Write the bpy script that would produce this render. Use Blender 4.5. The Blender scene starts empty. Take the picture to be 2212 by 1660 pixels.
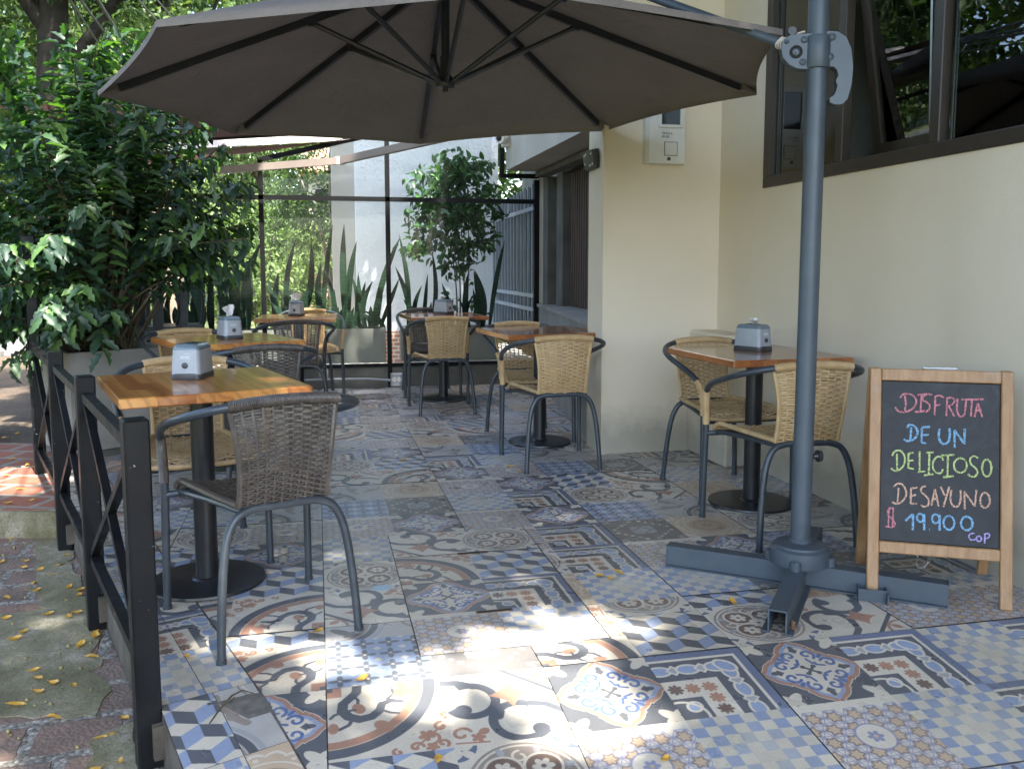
import bpy, bmesh, math, random
import numpy as np
from mathutils import Vector, Matrix

# ------------------------------------------------------------------ scene, camera, light
scene = bpy.context.scene
COL = scene.collection
R = math.radians
scene.render.engine = 'CYCLES'
scene.cycles.use_denoising = True
scene.cycles.max_bounces = 8
scene.cycles.diffuse_bounces = 4
scene.cycles.glossy_bounces = 3
scene.cycles.transmission_bounces = 4
scene.cycles.transparent_max_bounces = 12
scene.cycles.caustics_reflective = False
scene.cycles.caustics_refractive = False

cam_data = bpy.data.cameras.new("camera")
cam_data.sensor_width = 36.0
cam_data.lens = 36.0 * 1872.0 / 2212.0
cam_data.shift_y = -55.0 / 2212.0
cam_data.clip_start = 0.05
cam_data.clip_end = 400.0
camera = bpy.data.objects.new("camera", cam_data)
COL.objects.link(camera)
camera.location = (0, 0, 1.14)
camera.rotation_euler = (R(90 - 5.98), 0, R(-12.66))
scene.camera = camera

SUN_EL, SUN_AZ = R(63), math.atan2(0.37, -0.93)      # the sun stands behind the camera, a little to its right
sun_dir = Vector((math.sin(SUN_AZ) * math.cos(SUN_EL), math.cos(SUN_AZ) * math.cos(SUN_EL), math.sin(SUN_EL)))
world = bpy.data.worlds.new("World")
scene.world = world
world.use_nodes = True
wn = world.node_tree
sky = wn.nodes.new('ShaderNodeTexSky')
sky.sky_type = 'NISHITA'
sky.sun_disc = False
sky.sun_elevation = SUN_EL
sky.sun_rotation = SUN_AZ
sky.air_density = 1.0
sky.dust_density = 2.5
sky.ozone_density = 0.8
wn.links.new(sky.outputs[0], wn.nodes['Background'].inputs[0])
wn.nodes['Background'].inputs[1].default_value = 0.15
sun_data = bpy.data.lights.new("sun", 'SUN')
sun_data.energy = 2.8
sun_data.angle = R(0.8)
sun_data.color = (1.0, 0.95, 0.87)
sun = bpy.data.objects.new("sun", sun_data)
COL.objects.link(sun)
sun.location = (6, -8, 14)
sun.rotation_euler = sun_dir.to_track_quat('Z', 'Y').to_euler()
scene.view_settings.view_transform = 'Standard'
scene.view_settings.look = 'None'
scene.view_settings.exposure = 3.12
scene.view_settings.gamma = 1.0

# ------------------------------------------------------------------ helpers
class MB:
    """collects vertices and faces, then links them as one mesh object"""
    def __init__(self):
        self.v = []; self.f = []; self.m = []; self.uv = None
    def add(self, vs, fs, mi=0):
        o = len(self.v)
        self.v.extend([tuple(p) for p in vs])
        self.f.extend([tuple(i + o for i in f) for f in fs])
        self.m.extend([mi] * len(fs))
        return self
    def box(self, c, s, rot=None, mi=0, bev=0.0):
        x, y, z = s[0] / 2, s[1] / 2, s[2] / 2
        if bev > 0:
            b = min(bev, x * .9, y * .9, z * .9)
            vs = []
            for sx in (-1, 1):
                for sy in (-1, 1):
                    for sz in (-1, 1):
                        vs += [(sx * x, sy * (y - b), sz * (z - b)), (sx * (x - b), sy * y, sz * (z - b)), (sx * (x - b), sy * (y - b), sz * z)]
            def I(sx, sy, sz, k): return ((sx > 0) * 4 + (sy > 0) * 2 + (sz > 0)) * 3 + k
            fs = []
            for s_ in (-1, 1):
                fs.append([I(s_, -1, -1, 0), I(s_, 1, -1, 0), I(s_, 1, 1, 0), I(s_, -1, 1, 0)][::s_])
                fs.append([I(-1, s_, -1, 1), I(1, s_, -1, 1), I(1, s_, 1, 1), I(-1, s_, 1, 1)][::-s_])
                fs.append([I(-1, -1, s_, 2), I(1, -1, s_, 2), I(1, 1, s_, 2), I(-1, 1, s_, 2)][::s_])
            for a in (-1, 1):
                for b_ in (-1, 1):
                    fs.append([I(-1, a, b_, 1), I(1, a, b_, 1), I(1, a, b_, 2), I(-1, a, b_, 2)][::a * b_])
                    fs.append([I(a, -1, b_, 0), I(a, 1, b_, 0), I(a, 1, b_, 2), I(a, -1, b_, 2)][::-a * b_])
                    fs.append([I(a, b_, -1, 0), I(a, b_, 1, 0), I(a, b_, 1, 1), I(a, b_, -1, 1)][::a * b_])
                    for c_ in (-1, 1):
                        fs.append([I(a, b_, c_, 0), I(a, b_, c_, 1), I(a, b_, c_, 2)][::a * b_ * c_])
        else:
            vs = [(sx * x, sy * y, sz * z) for sx in (-1, 1) for sy in (-1, 1) for sz in (-1, 1)]
            fs = [(0, 1, 3, 2), (4, 6, 7, 5), (0, 4, 5, 1), (2, 3, 7, 6), (0, 2, 6, 4), (1, 5, 7, 3)]
        if rot is not None:
            m = rot if isinstance(rot, Matrix) else Matrix.Rotation(rot, 3, 'Z')
            vs = [m @ Vector(p) for p in vs]
        return self.add([(p[0] + c[0], p[1] + c[1], p[2] + c[2]) for p in vs], fs, mi)
    def bar(self, a, b, w, h, mi=0, up=(0, 0, 1)):
        a, b = Vector(a), Vector(b); d = (b - a); L = d.length; d.normalize()
        u = Vector(up)
        if abs(d.dot(u)) > .999: u = Vector((0, 1, 0))
        s = d.cross(u).normalized(); t = s.cross(d)
        m = Matrix((s, d, t)).transposed()
        return self.box((a + b) / 2, (w, L, h), m, mi)
    def tube(self, pts, r, seg=8, caps=True, mi=0, closed=False):
        pts = [Vector(p) for p in pts]; n = len(pts)
        rs = r if hasattr(r, '__len__') else [r] * n
        tang = []
        for i in range(n):
            if closed: t = pts[(i + 1) % n] - pts[i - 1]
            else: t = pts[min(i + 1, n - 1)] - pts[max(i - 1, 0)]
            tang.append(t.normalized() if t.length > 1e-9 else Vector((0, 0, 1)))
        ref = Vector((0, 0, 1)) if abs(tang[0].z) < .9 else Vector((1, 0, 0))
        nrm = (ref - tang[0] * ref.dot(tang[0])).normalized()
        vs = []; fs = []
        for i in range(n):
            nrm = (nrm - tang[i] * nrm.dot(tang[i])).normalized()
            bn = tang[i].cross(nrm)
            for k in range(seg):
                a = 2 * math.pi * k / seg
                vs.append(pts[i] + (nrm * math.cos(a) + bn * math.sin(a)) * rs[i])
        m = n if closed else n - 1
        for i in range(m):
            j = (i + 1) % n
            for k in range(seg):
                k2 = (k + 1) % seg
                fs.append((i * seg + k, i * seg + k2, j * seg + k2, j * seg + k))
        if caps and not closed:
            fs.append(tuple(range(seg))[::-1]); fs.append(tuple((n - 1) * seg + k for k in range(seg)))
        return self.add(vs, fs, mi)
    def lathe(self, prof, seg=24, c=(0, 0, 0), mi=0, axis=None):
        vs = []; fs = []; n = len(prof)
        for (r, z) in prof:
            for k in range(seg):
                a = 2 * math.pi * k / seg
                p = Vector((r * math.cos(a), r * math.sin(a), z))
                if axis is not None: p = axis @ p
                vs.append((p[0] + c[0], p[1] + c[1], p[2] + c[2]))
        for i in range(n - 1):
            for k in range(seg):
                k2 = (k + 1) % seg
                fs.append((i * seg + k, i * seg + k2, (i + 1) * seg + k2, (i + 1) * seg + k))
        if prof[0][0] > 1e-6: fs.append(tuple(range(seg))[::-1])
        if prof[-1][0] > 1e-6: fs.append(tuple((n - 1) * seg + k for k in range(seg)))
        return self.add(vs, fs, mi)
    def prism(self, poly, z0, z1, mi=0, M=None):
        n = len(poly)
        vs = [(x, y, z0) for x, y in poly] + [(x, y, z1) for x, y in poly]
        if M is not None: vs = [M @ Vector(p) for p in vs]
        fs = [tuple(range(n))[::-1], tuple(range(n, 2 * n))]
        fs += [(i, (i + 1) % n, (i + 1) % n + n, i + n) for i in range(n)]
        return self.add(vs, fs, mi)
    def quad(self, a, b, c, d, mi=0):
        return self.add([a, b, c, d], [(0, 1, 2, 3)], mi)
    def build(self, name, mat, parent=None, smooth=False, loc=None):
        me = bpy.data.meshes.new(name)
        me.from_pydata(self.v, [], self.f)
        mats = mat if isinstance(mat, (list, tuple)) else [mat]
        for m_ in mats: me.materials.append(m_)
        if len(mats) > 1: me.polygons.foreach_set('material_index', self.m)
        if smooth:
            me.polygons.foreach_set('use_smooth', [True] * len(self.f))
            if smooth != 'all':
                try: me.set_sharp_from_angle(angle=R(38))
                except Exception: pass
        bm = bmesh.new(); bm.from_mesh(me); bmesh.ops.recalc_face_normals(bm, faces=bm.faces); bm.to_mesh(me); bm.free()
        me.update()
        return link(name, me, parent, loc)

def link(name, me, parent=None, loc=None):
    o = bpy.data.objects.new(name, me)
    COL.objects.link(o)
    if parent is not None: o.parent = parent
    if loc is not None: o.location = loc
    return o

def np_mesh(name, V, F, mat, parent=None, smooth=False):
    """V (n,3) floats, F (m,k) ints, all faces with k corners"""
    me = bpy.data.meshes.new(name)
    n, (m, k) = len(V), F.shape
    me.vertices.add(n); me.vertices.foreach_set('co', np.ascontiguousarray(V, dtype=np.float32).ravel())
    me.loops.add(m * k); me.loops.foreach_set('vertex_index', np.ascontiguousarray(F, dtype=np.int32).ravel())
    me.polygons.add(m); me.polygons.foreach_set('loop_start', np.arange(0, m * k, k, dtype=np.int32))
    me.polygons.foreach_set('loop_total', np.full(m, k, dtype=np.int32))
    if smooth: me.polygons.foreach_set('use_smooth', np.ones(m, dtype=bool))
    me.materials.append(mat)
    me.update(calc_edges=True)
    return link(name, me, parent)

def tag(o, label=None, cat=None, group=None, kind=None):
    if label: o['label'] = label
    if cat: o['category'] = cat
    if group: o['group'] = group
    if kind: o['kind'] = kind
    return o

def thing(name, label, cat, loc=(0, 0, 0), rz=0.0, group=None):
    o = bpy.data.objects.new(name, None)
    COL.objects.link(o)
    o.empty_display_size = .1
    o.location = loc; o.rotation_euler = (0, 0, rz)
    return tag(o, label, cat, group)

def copy_tree(o, parent=None):
    c = o.copy(); COL.objects.link(c)
    if parent is not None: c.parent = parent
    for ch in list(o.children): copy_tree(ch, c)
    return c

# ------------------------------------------------------------------ materials
def lin(r, g, b):
    f = lambda c: c / 12.92 if c <= .04045 else ((c + .055) / 1.055) ** 2.4
    return (f(r), f(g), f(b), 1.0)

class NT:
    def __init__(self, name):
        self.mat = bpy.data.materials.new(name); self.mat.use_nodes = True
        self.t = self.mat.node_tree; self.b = self.t.nodes['Principled BSDF']; self.out = self.t.nodes['Material Output']
    def n(self, typ, **kw):
        nd = self.t.nodes.new('ShaderNode' + typ)
        for k, v in kw.items():
            if k.startswith('i_'):
                key = k[2:]; nd.inputs[int(key) if key.isdigit() else key.replace('_', ' ')].default_value = v
            else: setattr(nd, k, v)
        return nd
    def l(self, a, b): self.t.links.new(a, b)
    def coord(self, what='Object', scale=None):
        tc = self.n('TexCoord'); o = tc.outputs[what]
        if scale is not None:
            mp = self.n('Mapping'); mp.inputs['Scale'].default_value = scale; self.l(o, mp.inputs[0]); o = mp.outputs[0]
        return o
    def noise(self, co, scale, detail=4.0, rough=.55, dist=0.0):
        nd = self.n('TexNoise'); self.l(co, nd.inputs['Vector']); nd.inputs['Scale'].default_value = scale
        nd.inputs['Detail'].default_value = detail; nd.inputs['Roughness'].default_value = rough; nd.inputs['Distortion'].default_value = dist
        return nd.outputs['Fac']
    def ramp(self, fac, stops, interp='LINEAR'):
        nd = self.n('ValToRGB'); self.l(fac, nd.inputs[0]); cr = nd.color_ramp; cr.interpolation = interp
        while len(cr.elements) < len(stops): cr.elements.new(.5)
        for e, (p, c) in zip(cr.elements, stops):
            e.position = p; e.color = c if hasattr(c, '__len__') else (c, c, c, 1)
        return nd.outputs[0]
    def mix(self, fac, a, b, mode='MIX'):
        nd = self.n('MixRGB', blend_type=mode)
        for s, x in zip(nd.inputs, (fac, a, b)):
            if isinstance(x, (int, float)): s.default_value = x
            elif isinstance(x, tuple): s.default_value = x
            else: self.l(x, s)
        return nd.outputs[0]
    def math(self, op, a, b=0.0, clamp=False):
        nd = self.n('Math', operation=op, use_clamp=clamp)
        for s, x in zip(nd.inputs, (a, b)):
            if isinstance(x, (int, float)): s.default_value = x
            else: self.l(x, s)
        return nd.outputs[0]
    def bump(self, h, strength=.3, dist=.01):
        nd = self.n('Bump'); nd.inputs['Strength'].default_value = strength; nd.inputs['Distance'].default_value = dist
        self.l(h, nd.inputs['Height']); self.l(nd.outputs[0], self.b.inputs['Normal'])
    def set(self, **kw):
        for k, v in kw.items():
            s = self.b.inputs[k.replace('_', ' ')]
            if isinstance(v, (int, float, tuple)): s.default_value = v
            else: self.l(v, s)
        return self

def mottled(name, c0, c1, scale=6.0, rough=.6, bump=0.0, bscale=60.0, metallic=0.0, spec=.5, detail=5.0, dirt=None, coat=0.0):
    """a two-tone weathered surface"""
    m = NT(name); co = m.coord()
    col = m.ramp(m.noise(co, scale, detail), [(.3, c0), (.7, c1)])
    if dirt:
        col = m.mix(m.ramp(m.noise(co, scale * .35, 6.0, .65), [(dirt[1], 0), (dirt[1] + .2, 1)]), col, dirt[0])
    m.set(Base_Color=col, Roughness=rough, Metallic=metallic)
    m.b.inputs['Specular IOR Level'].default_value = spec
    if coat: m.b.inputs['Coat Weight'].default_value = coat; m.b.inputs['Coat Roughness'].default_value = .12
    if bump: m.bump(m.noise(co, bscale, 3.0), bump, .004)
    return m.mat

def leaf_mat(name, cols, rough=.45, trans=.35, spec=.5, tcol=None):
    m = NT(name); g = m.n('NewGeometry')
    col = m.ramp(g.outputs['Random Per Island'], [(i / max(1, len(cols) - 1), c) for i, c in enumerate(cols)])
    m.set(Base_Color=col, Roughness=rough); m.b.inputs['Specular IOR Level'].default_value = spec
    tr = m.n('BsdfTranslucent')
    if tcol: m.l(m.mix(1.0, col, tcol, 'MULTIPLY'), tr.inputs[0])
    else: m.l(col, tr.inputs[0])
    mx = m.n('MixShader'); mx.inputs[0].default_value = trans
    m.l(m.b.outputs[0], mx.inputs[1]); m.l(tr.outputs[0], mx.inputs[2]); m.l(mx.outputs[0], m.out.inputs[0])
    return m.mat

def glass_mat(name, tint=(.9, .95, .93, 1), refl=1.0, haze=0.0):
    m = NT(name)
    m.t.nodes.remove(m.b)
    tr = m.n('BsdfTransparent'); tr.inputs[0].default_value = tint
    gl = m.n('BsdfGlossy'); gl.inputs['Roughness'].default_value = .01; gl.inputs[0].default_value = (.95, .97, .97, 1)
    fr = m.n('Fresnel'); fr.inputs[0].default_value = 1.5
    f = m.math('MULTIPLY', fr.outputs[0], refl, True)
    mx = m.n('MixShader'); m.l(f, mx.inputs[0]); m.l(tr.outputs[0], mx.inputs[1]); m.l(gl.outputs[0], mx.inputs[2])
    last = mx.outputs[0]
    if haze:
        df = m.n('BsdfDiffuse'); df.inputs[0].default_value = (.75, .8, .78, 1)
        m2 = m.n('MixShader'); m2.inputs[0].default_value = haze; m.l(last, m2.inputs[1]); m.l(df.outputs[0], m2.inputs[2]); last = m2.outputs[0]
    m.l(last, m.out.inputs[0])
    return m.mat

M = {}
M['black_paint'] = mottled('black_paint', (.008, .009, .011, 1), (.016, .017, .02, 1), 9, .32, .12, 90, 0.0, .5)
def chipped_black():
    m = NT('chipped_black_paint'); co = m.coord()
    chip = m.ramp(m.noise(co, 42, 6, .7), [(.675, 0), (.70, 1)])
    dust = m.ramp(m.noise(co, 5, 5, .6), [(.35, (.0045, .005, .0065, 1)), (.75, (.012, .012, .0125, 1))])
    m.set(Base_Color=m.mix(chip, dust, (.42, .40, .38, 1)), Roughness=m.ramp(m.noise(co, 12, 4), [(.3, .30), (.7, .55)])); m.b.inputs['Specular IOR Level'].default_value = .22
    m.bump(m.noise(co, 70, 3), .12, .003)
    return m.mat
M['chipped_black'] = chipped_black()
M['frame_black'] = mottled('matt_black_frame', (.0035, .004, .0045, 1), (.007, .0075, .008, 1), 9, .6, 0, 60, 0, .2)
M['beam_concrete'] = mottled('warm_beam_concrete', (.36, .345, .30, 1), (.47, .45, .40, 1), 2.2, .85, .25, 50, 0, .3, 7, ((.2, .19, .16, 1), .62))
M['chair_steel'] = mottled('painted_steel_tube', (.030, .038, .046, 1), (.05, .06, .070, 1), 14, .36, .06, 120, .15)
M['umbrella_steel'] = mottled('blue_grey_painted_steel', (.047, .062, .078, 1), (.067, .085, .103, 1), 7, .45, .06, 120, .1, .5, 5, ((.085, .07, .056, 1), .60))
M['dark_rib'] = mottled('dark_rib_metal', (.016, .018, .022, 1), (.026, .029, .034, 1), 10, .35)
M['wicker_tan'] = mottled('tan_plastic_rattan', (.40, .265, .125, 1), (.52, .365, .19, 1), 22, .5, .1, 200, 0, .35)
M['wicker_brown'] = mottled('brown_plastic_rattan', (.048, .040, .034, 1), (.105, .088, .074, 1), 25, .36, .1, 200, 0, .5)
M['plaster'] = None
M['concrete'] = mottled('grey_concrete', (.20, .195, .175, 1), (.30, .29, .26, 1), 3.2, .85, .25, 60, 0, .3, 7, ((.115, .125, .085, 1), .60))
M['concrete_dark'] = mottled('dark_concrete', (.085, .085, .078, 1), (.15, .148, .135, 1), 4, .9, .3, 50, 0, .3, 7)
M['slab_edge'] = mottled('raw_slab_edge', (.05, .042, .034, 1), (.135, .115, .09, 1), 9, .95, .9, 35, 0, .2, 8, ((.05, .06, .03, 1), .56))
M['soil'] = mottled('soil', (.02, .014, .01, 1), (.05, .035, .022, 1), 20, .95, .6, 40)
M['bark'] = mottled('bark', (.013, .011, .008, 1), (.036, .030, .022, 1), 6, .9, .7, 18, 0, .2, 7, ((.05, .06, .03, 1), .58))
M['bark_pale'] = mottled('pale_bark', (.16, .125, .09, 1), (.27, .22, .16, 1), 9, .85, .4, 25)
M['twig'] = mottled('twig', (.05, .04, .025, 1), (.10, .08, .045, 1), 12, .7)
M['alu_brown'] = mottled('brown_aluminium', (.040, .031, .024, 1), (.052, .041, .032, 1), 5, .38, 0, 60, .3)
M['white_plastic'] = mottled('white_plastic', (.62, .61, .57, 1), (.70, .69, .65, 1), 8, .4)
M['grey_plastic'] = mottled('grey_plastic', (.27, .295, .325, 1), (.31, .335, .365, 1), 20, .35, 0, 60, 0, .5)
M['dark_grey_plastic'] = mottled('dark_grey_plastic', (.035, .037, .040, 1), (.05, .052, .055, 1), 20, .45)
M['dark_glass'] = mottled('dark_meter_glass', (.012, .018, .018, 1), (.02, .028, .028, 1), 8, .08)
M['tinted_lid'] = mottled('blue_grey_lid', (.125, .165, .195, 1), (.15, .19, .22, 1), 12, .2, 0, 60, 0, .6)
M['dark_plastic'] = mottled('dark_plastic', (.012, .013, .014, 1), (.022, .023, .024, 1), 12, .4)
M['slot_black'] = mottled('dark_opening', (.006, .006, .007, 1), (.01, .01, .011, 1), 12, .8)
M['tissue'] = mottled('white_paper', (.74, .74, .74, 1), (.80, .80, .80, 1), 10, .9)
M['white_ink'] = mottled('white_print', (.66, .68, .70, 1), (.72, .74, .76, 1), 40, .5)
M['ink'] = mottled('dark_ink', (.07, .07, .075, 1), (.10, .10, .105, 1), 40, .7)
M['steel'] = mottled('bright_steel', (.42, .42, .41, 1), (.55, .55, .53, 1), 12, .3, 0, 60, .9)
M['rust'] = mottled('rusty_steel', (.09, .05, .03, 1), (.2, .12, .075, 1), 40, .8, .3, 80, .2)
M['rope'] = mottled('pale_cord', (.42, .38, .33, 1), (.55, .51, .45, 1), 60, .9)

def plaster(name, c0, c1, dirtcol, dirt_h):
    m = NT(name); co = m.coord('Object'); g = m.n('NewGeometry')
    base = m.ramp(m.noise(co, 1.3, 4), [(.3, c0), (.7, c1)])
    sep = m.n('SeparateXYZ'); m.l(g.outputs['Position'], sep.inputs[0])
    # scuffs and splash dirt near the floor: an irregular stain
    h = m.math('ADD', sep.outputs[2], m.math('MULTIPLY', m.noise(co, 7, 6, .7), -.25))
    st = m.ramp(h, [(0.0, 1), (dirt_h, 0)])
    col = m.mix(m.math('MULTIPLY', st, .8), base, dirtcol)
    # patched paint and fine hairline cracks
    patch = m.ramp(m.noise(co, .9, 3, .5, .4), [(.47, 0), (.53, 1)])
    col = m.mix(m.math('MULTIPLY', patch, .12), col, (.66, .61, .50, 1))
    vor = m.n('TexVoronoi', feature='DISTANCE_TO_EDGE'); wv = m.n('MixRGB', blend_type='ADD'); wv.inputs[0].default_value = .35; m.l(co, wv.inputs[1]); nz = m.n('TexNoise'); nz.inputs['Scale'].default_value = 3; nz.inputs['Detail'].default_value = 6; m.l(co, nz.inputs['Vector']); m.l(nz.outputs['Color'], wv.inputs[2])
    m.l(wv.outputs[0], vor.inputs['Vector']); vor.inputs['Scale'].default_value = 1.1
    crack = m.math('MULTIPLY', m.ramp(vor.outputs['Distance'], [(.0, 1), (.004, 0)]), m.ramp(m.noise(co, 1.6, 2), [(.52, 0), (.6, .45)]))
    scuff = m.ramp(m.noise(co, 30, 6, .8), [(.66, 0), (.75, .45)])
    col = m.mix(m.math('MULTIPLY', scuff, m.ramp(sep.outputs[2], [(.0, 1), (.9, .15)])), col, (.30, .27, .22, 1))
    m.set(Base_Color=col, Roughness=.72); m.b.inputs['Specular IOR Level'].default_value = .3
    m.bump(m.noise(co, 48, 5, .7), .28, .004)
    return m.mat
M['plaster'] = plaster('cream_painted_plaster', (.65, .565, .435, 1), (.70, .615, .48, 1), (.27, .25, .20, 1), .20)
M['plaster_white'] = plaster('pale_painted_plaster', (.60, .59, .55, 1), (.66, .65, .60, 1), (.35, .34, .30, 1), .1)

def stucco():
    m = NT('white_stucco'); co = m.coord()
    m.set(Base_Color=m.ramp(m.noise(co, 2.0, 5), [(.3, (.78, .80, .84, 1)), (.7, (.86, .875, .90, 1))]), Roughness=.85)
    h = m.noise(co, 22, 5, .6, .6)
    m.bump(h, .9, .02)
    return m.mat
M['stucco'] = stucco()

def brick(name, c1, c2, mort, scale, w=.5, h=.25, ms=.02, rough=.85):
    m = NT(name); co = m.coord('Object', (1, 1, 1))
    mp = m.n('Mapping'); mp.inputs['Rotation'].default_value = (R(90), 0, 0); m.l(co, mp.inputs[0])
    b = m.n('TexBrick'); m.l(mp.outputs[0], b.inputs['Vector'])
    b.inputs['Color1'].default_value = c1; b.inputs['Color2'].default_value = c2; b.inputs['Mortar'].default_value = mort
    b.inputs['Scale'].default_value = scale; b.inputs['Brick Width'].default_value = w; b.inputs['Row Height'].default_value = h; b.inputs['Mortar Size'].default_value = ms
    col = m.mix(.25, b.outputs[0], m.ramp(m.noise(co, 9, 5), [(.3, .3), (.7, .9)]), 'MULTIPLY')
    m.set(Base_Color=col, Roughness=rough)
    m.bump(m.math('SUBTRACT', 1.0, b.outputs['Fac']), .5, .006)
    return m.mat
M['brick_small'] = brick('small_red_bricks', (.40, .17, .10, 1), (.50, .24, .15, 1), (.62, .58, .52, 1), 4.2, .5, .22, .035)
M['brick_far'] = brick('orange_bricks', (.42, .20, .12, 1), (.34, .15, .09, 1), (.4, .36, .3, 1), 3.0, .5, .2, .02)

def wood_top():
    m = NT('varnished_butcher_block'); co = m.coord('Object')
    inf = m.n('ObjectInfo')
    sep = m.n('SeparateXYZ'); m.l(co, sep.inputs[0])
    rnd = m.math('MULTIPLY', inf.outputs['Random'], 37.0)
    strip = m.math('FLOOR', m.math('ADD', m.math('MULTIPLY', sep.outputs[0], 17.0), 100.3))
    # strips are glued in lengths: stagger each strip's joint
    seg = m.math('FLOOR', m.math('ADD', m.math('MULTIPLY', sep.outputs[1], 2.1), m.math('MULTIPLY', m.math('SINE', m.math('MULTIPLY', strip, 12.7)), 5.0)))
    comb = m.n('CombineXYZ'); m.l(m.math('ADD', strip, rnd), comb.inputs[0]); m.l(seg, comb.inputs[1])
    wn_ = m.n('TexWhiteNoise', noise_dimensions='3D'); m.l(comb.outputs[0], wn_.inputs['Vector'])
    # grain: stretched noise offset by strip
    off = m.n('VectorMath', operation='MULTIPLY_ADD'); m.l(co, off.inputs[0]); off.inputs[1].default_value = (1, .09, 1); 
    cs = m.n('CombineXYZ'); m.l(m.math('MULTIPLY', wn_.outputs['Value'], 40.0), cs.inputs[0]); m.l(m.math('MULTIPLY', wn_.outputs['Value'], 17.0), cs.inputs[1]); m.l(rnd, cs.inputs[2])
    m.l(cs.outputs[0], off.inputs[2])
    wv = m.n('TexWave', wave_type='RINGS', rings_direction='Y'); m.l(off.outputs[0], wv.inputs['Vector']); wv.inputs['Scale'].default_value = 9.0
    wv.inputs['Distortion'].default_value = 5.0; wv.inputs['Detail'].default_value = 3.0; wv.inputs['Detail Scale'].default_value = 1.6
    base = m.ramp(wn_.outputs['Value'], [(0, (.30, .095, .022, 1)), (.3, (.46, .18, .04, 1)), (.7, (.60, .28, .075, 1)), (1, (.36, .125, .03, 1))])
    col = m.mix(.5, base, m.ramp(wv.outputs['Fac'], [(.0, (.45, .36, .28, 1)), (.55, (1, 1, 1, 1))]), 'MULTIPLY')
    m.set(Base_Color=col, Roughness=.28)
    m.b.inputs['Coat Weight'].default_value = .45; m.b.inputs['Coat Roughness'].default_value = .10
    m.bump(m.noise(co, 80, 2), .02, .002)
    return m.mat
M['wood_top'] = wood_top()

def wood_red():
    m = NT('reddish_varnished_wood'); co = m.coord('Object')
    sep = m.n('SeparateXYZ'); m.l(co, sep.inputs[0])
    strip = m.math('FLOOR', m.math('ADD', m.math('MULTIPLY', sep.outputs[0], 15.0), 100.3))
    wn_ = m.n('TexWhiteNoise', noise_dimensions='1D'); m.l(strip, wn_.inputs['W'])
    mp = m.n('Mapping'); mp.inputs['Scale'].default_value = (14, 1.4, 14); m.l(co, mp.inputs[0])
    gr = m.noise(mp.outputs[0], 3.0, 5, .6, .8)
    base = m.ramp(wn_.outputs['Value'], [(0, (.27, .088, .028, 1)), (.6, (.36, .13, .042, 1)), (1, (.43, .17, .06, 1))])
    col = m.mix(.45, base, m.ramp(gr, [(.3, (.5, .42, .38, 1)), (.6, (1, 1, 1, 1))]), 'MULTIPLY')
    m.set(Base_Color=col, Roughness=.26); m.b.inputs['Coat Weight'].default_value = .7; m.b.inputs['Coat Roughness'].default_value = .1
    return m.mat
M['wood_red'] = wood_red()

def wood_frame():
    m = NT('worn_pine_frame'); co = m.coord('Object')
    mp = m.n('Mapping'); mp.inputs['Scale'].default_value = (16, 16, 1.6); m.l(co, mp.inputs[0])
    gr = m.noise(mp.outputs[0], 3.0, 5, .6, .5)
    base = m.ramp(gr, [(.25, (.235, .115, .045, 1)), (.7, (.37, .215, .098, 1))])
    wear = m.ramp(m.noise(co, 9, 6, .7), [(.58, 0), (.72, 1)])
    m.set(Base_Color=m.mix(m.math('MULTIPLY', wear, .6), base, (.33, .25, .18, 1)), Roughness=.5)
    m.bump(gr, .12, .002)
    return m.mat
M['wood_frame'] = wood_frame()

def chalkboard():
    m = NT('chalkboard_black'); co = m.coord('Object')
    smear = m.ramp(m.noise(co, 6, 7, .7, 2.2), [(.40, (.008, .0095, .012, 1)), (.62, (.019, .021, .025, 1)), (.8, (.06, .064, .07, 1))])
    m.set(Base_Color=smear, Roughness=.62)
    return m.mat
M['chalkboard'] = chalkboard()

def chalk(name, c):
    m = NT(name); co = m.coord('Object')
    n1 = m.ramp(m.noise(co, 260, 3, .6), [(.42, 0), (.52, 1)])
    m.set(Base_Color=m.mix(.25, c, (.5, .5, .5, 1)), Roughness=.95); m.b.inputs['Specular IOR Level'].default_value = .1
    tr = m.n('BsdfTransparent'); mx = m.n('MixShader')
    m.l(m.math('ADD', m.math('MULTIPLY', n1, .55), .45), mx.inputs[0]); m.l(tr.outputs[0], mx.inputs[1]); m.l(m.b.outputs[0], mx.inputs[2]); m.l(mx.outputs[0], m.out.inputs[0])
    return m.mat
M['chalk_pink'] = chalk('pink_chalk', lin(.74, .34, .40))
M['chalk_blue'] = chalk('blue_chalk', lin(.34, .60, .76))
M['chalk_green'] = chalk('green_chalk', lin(.68, .75, .38))
M['chalk_peach'] = chalk('peach_chalk', lin(.78, .58, .45))
M['chalk_violet'] = chalk('violet_chalk', lin(.62, .54, .80))

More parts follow.
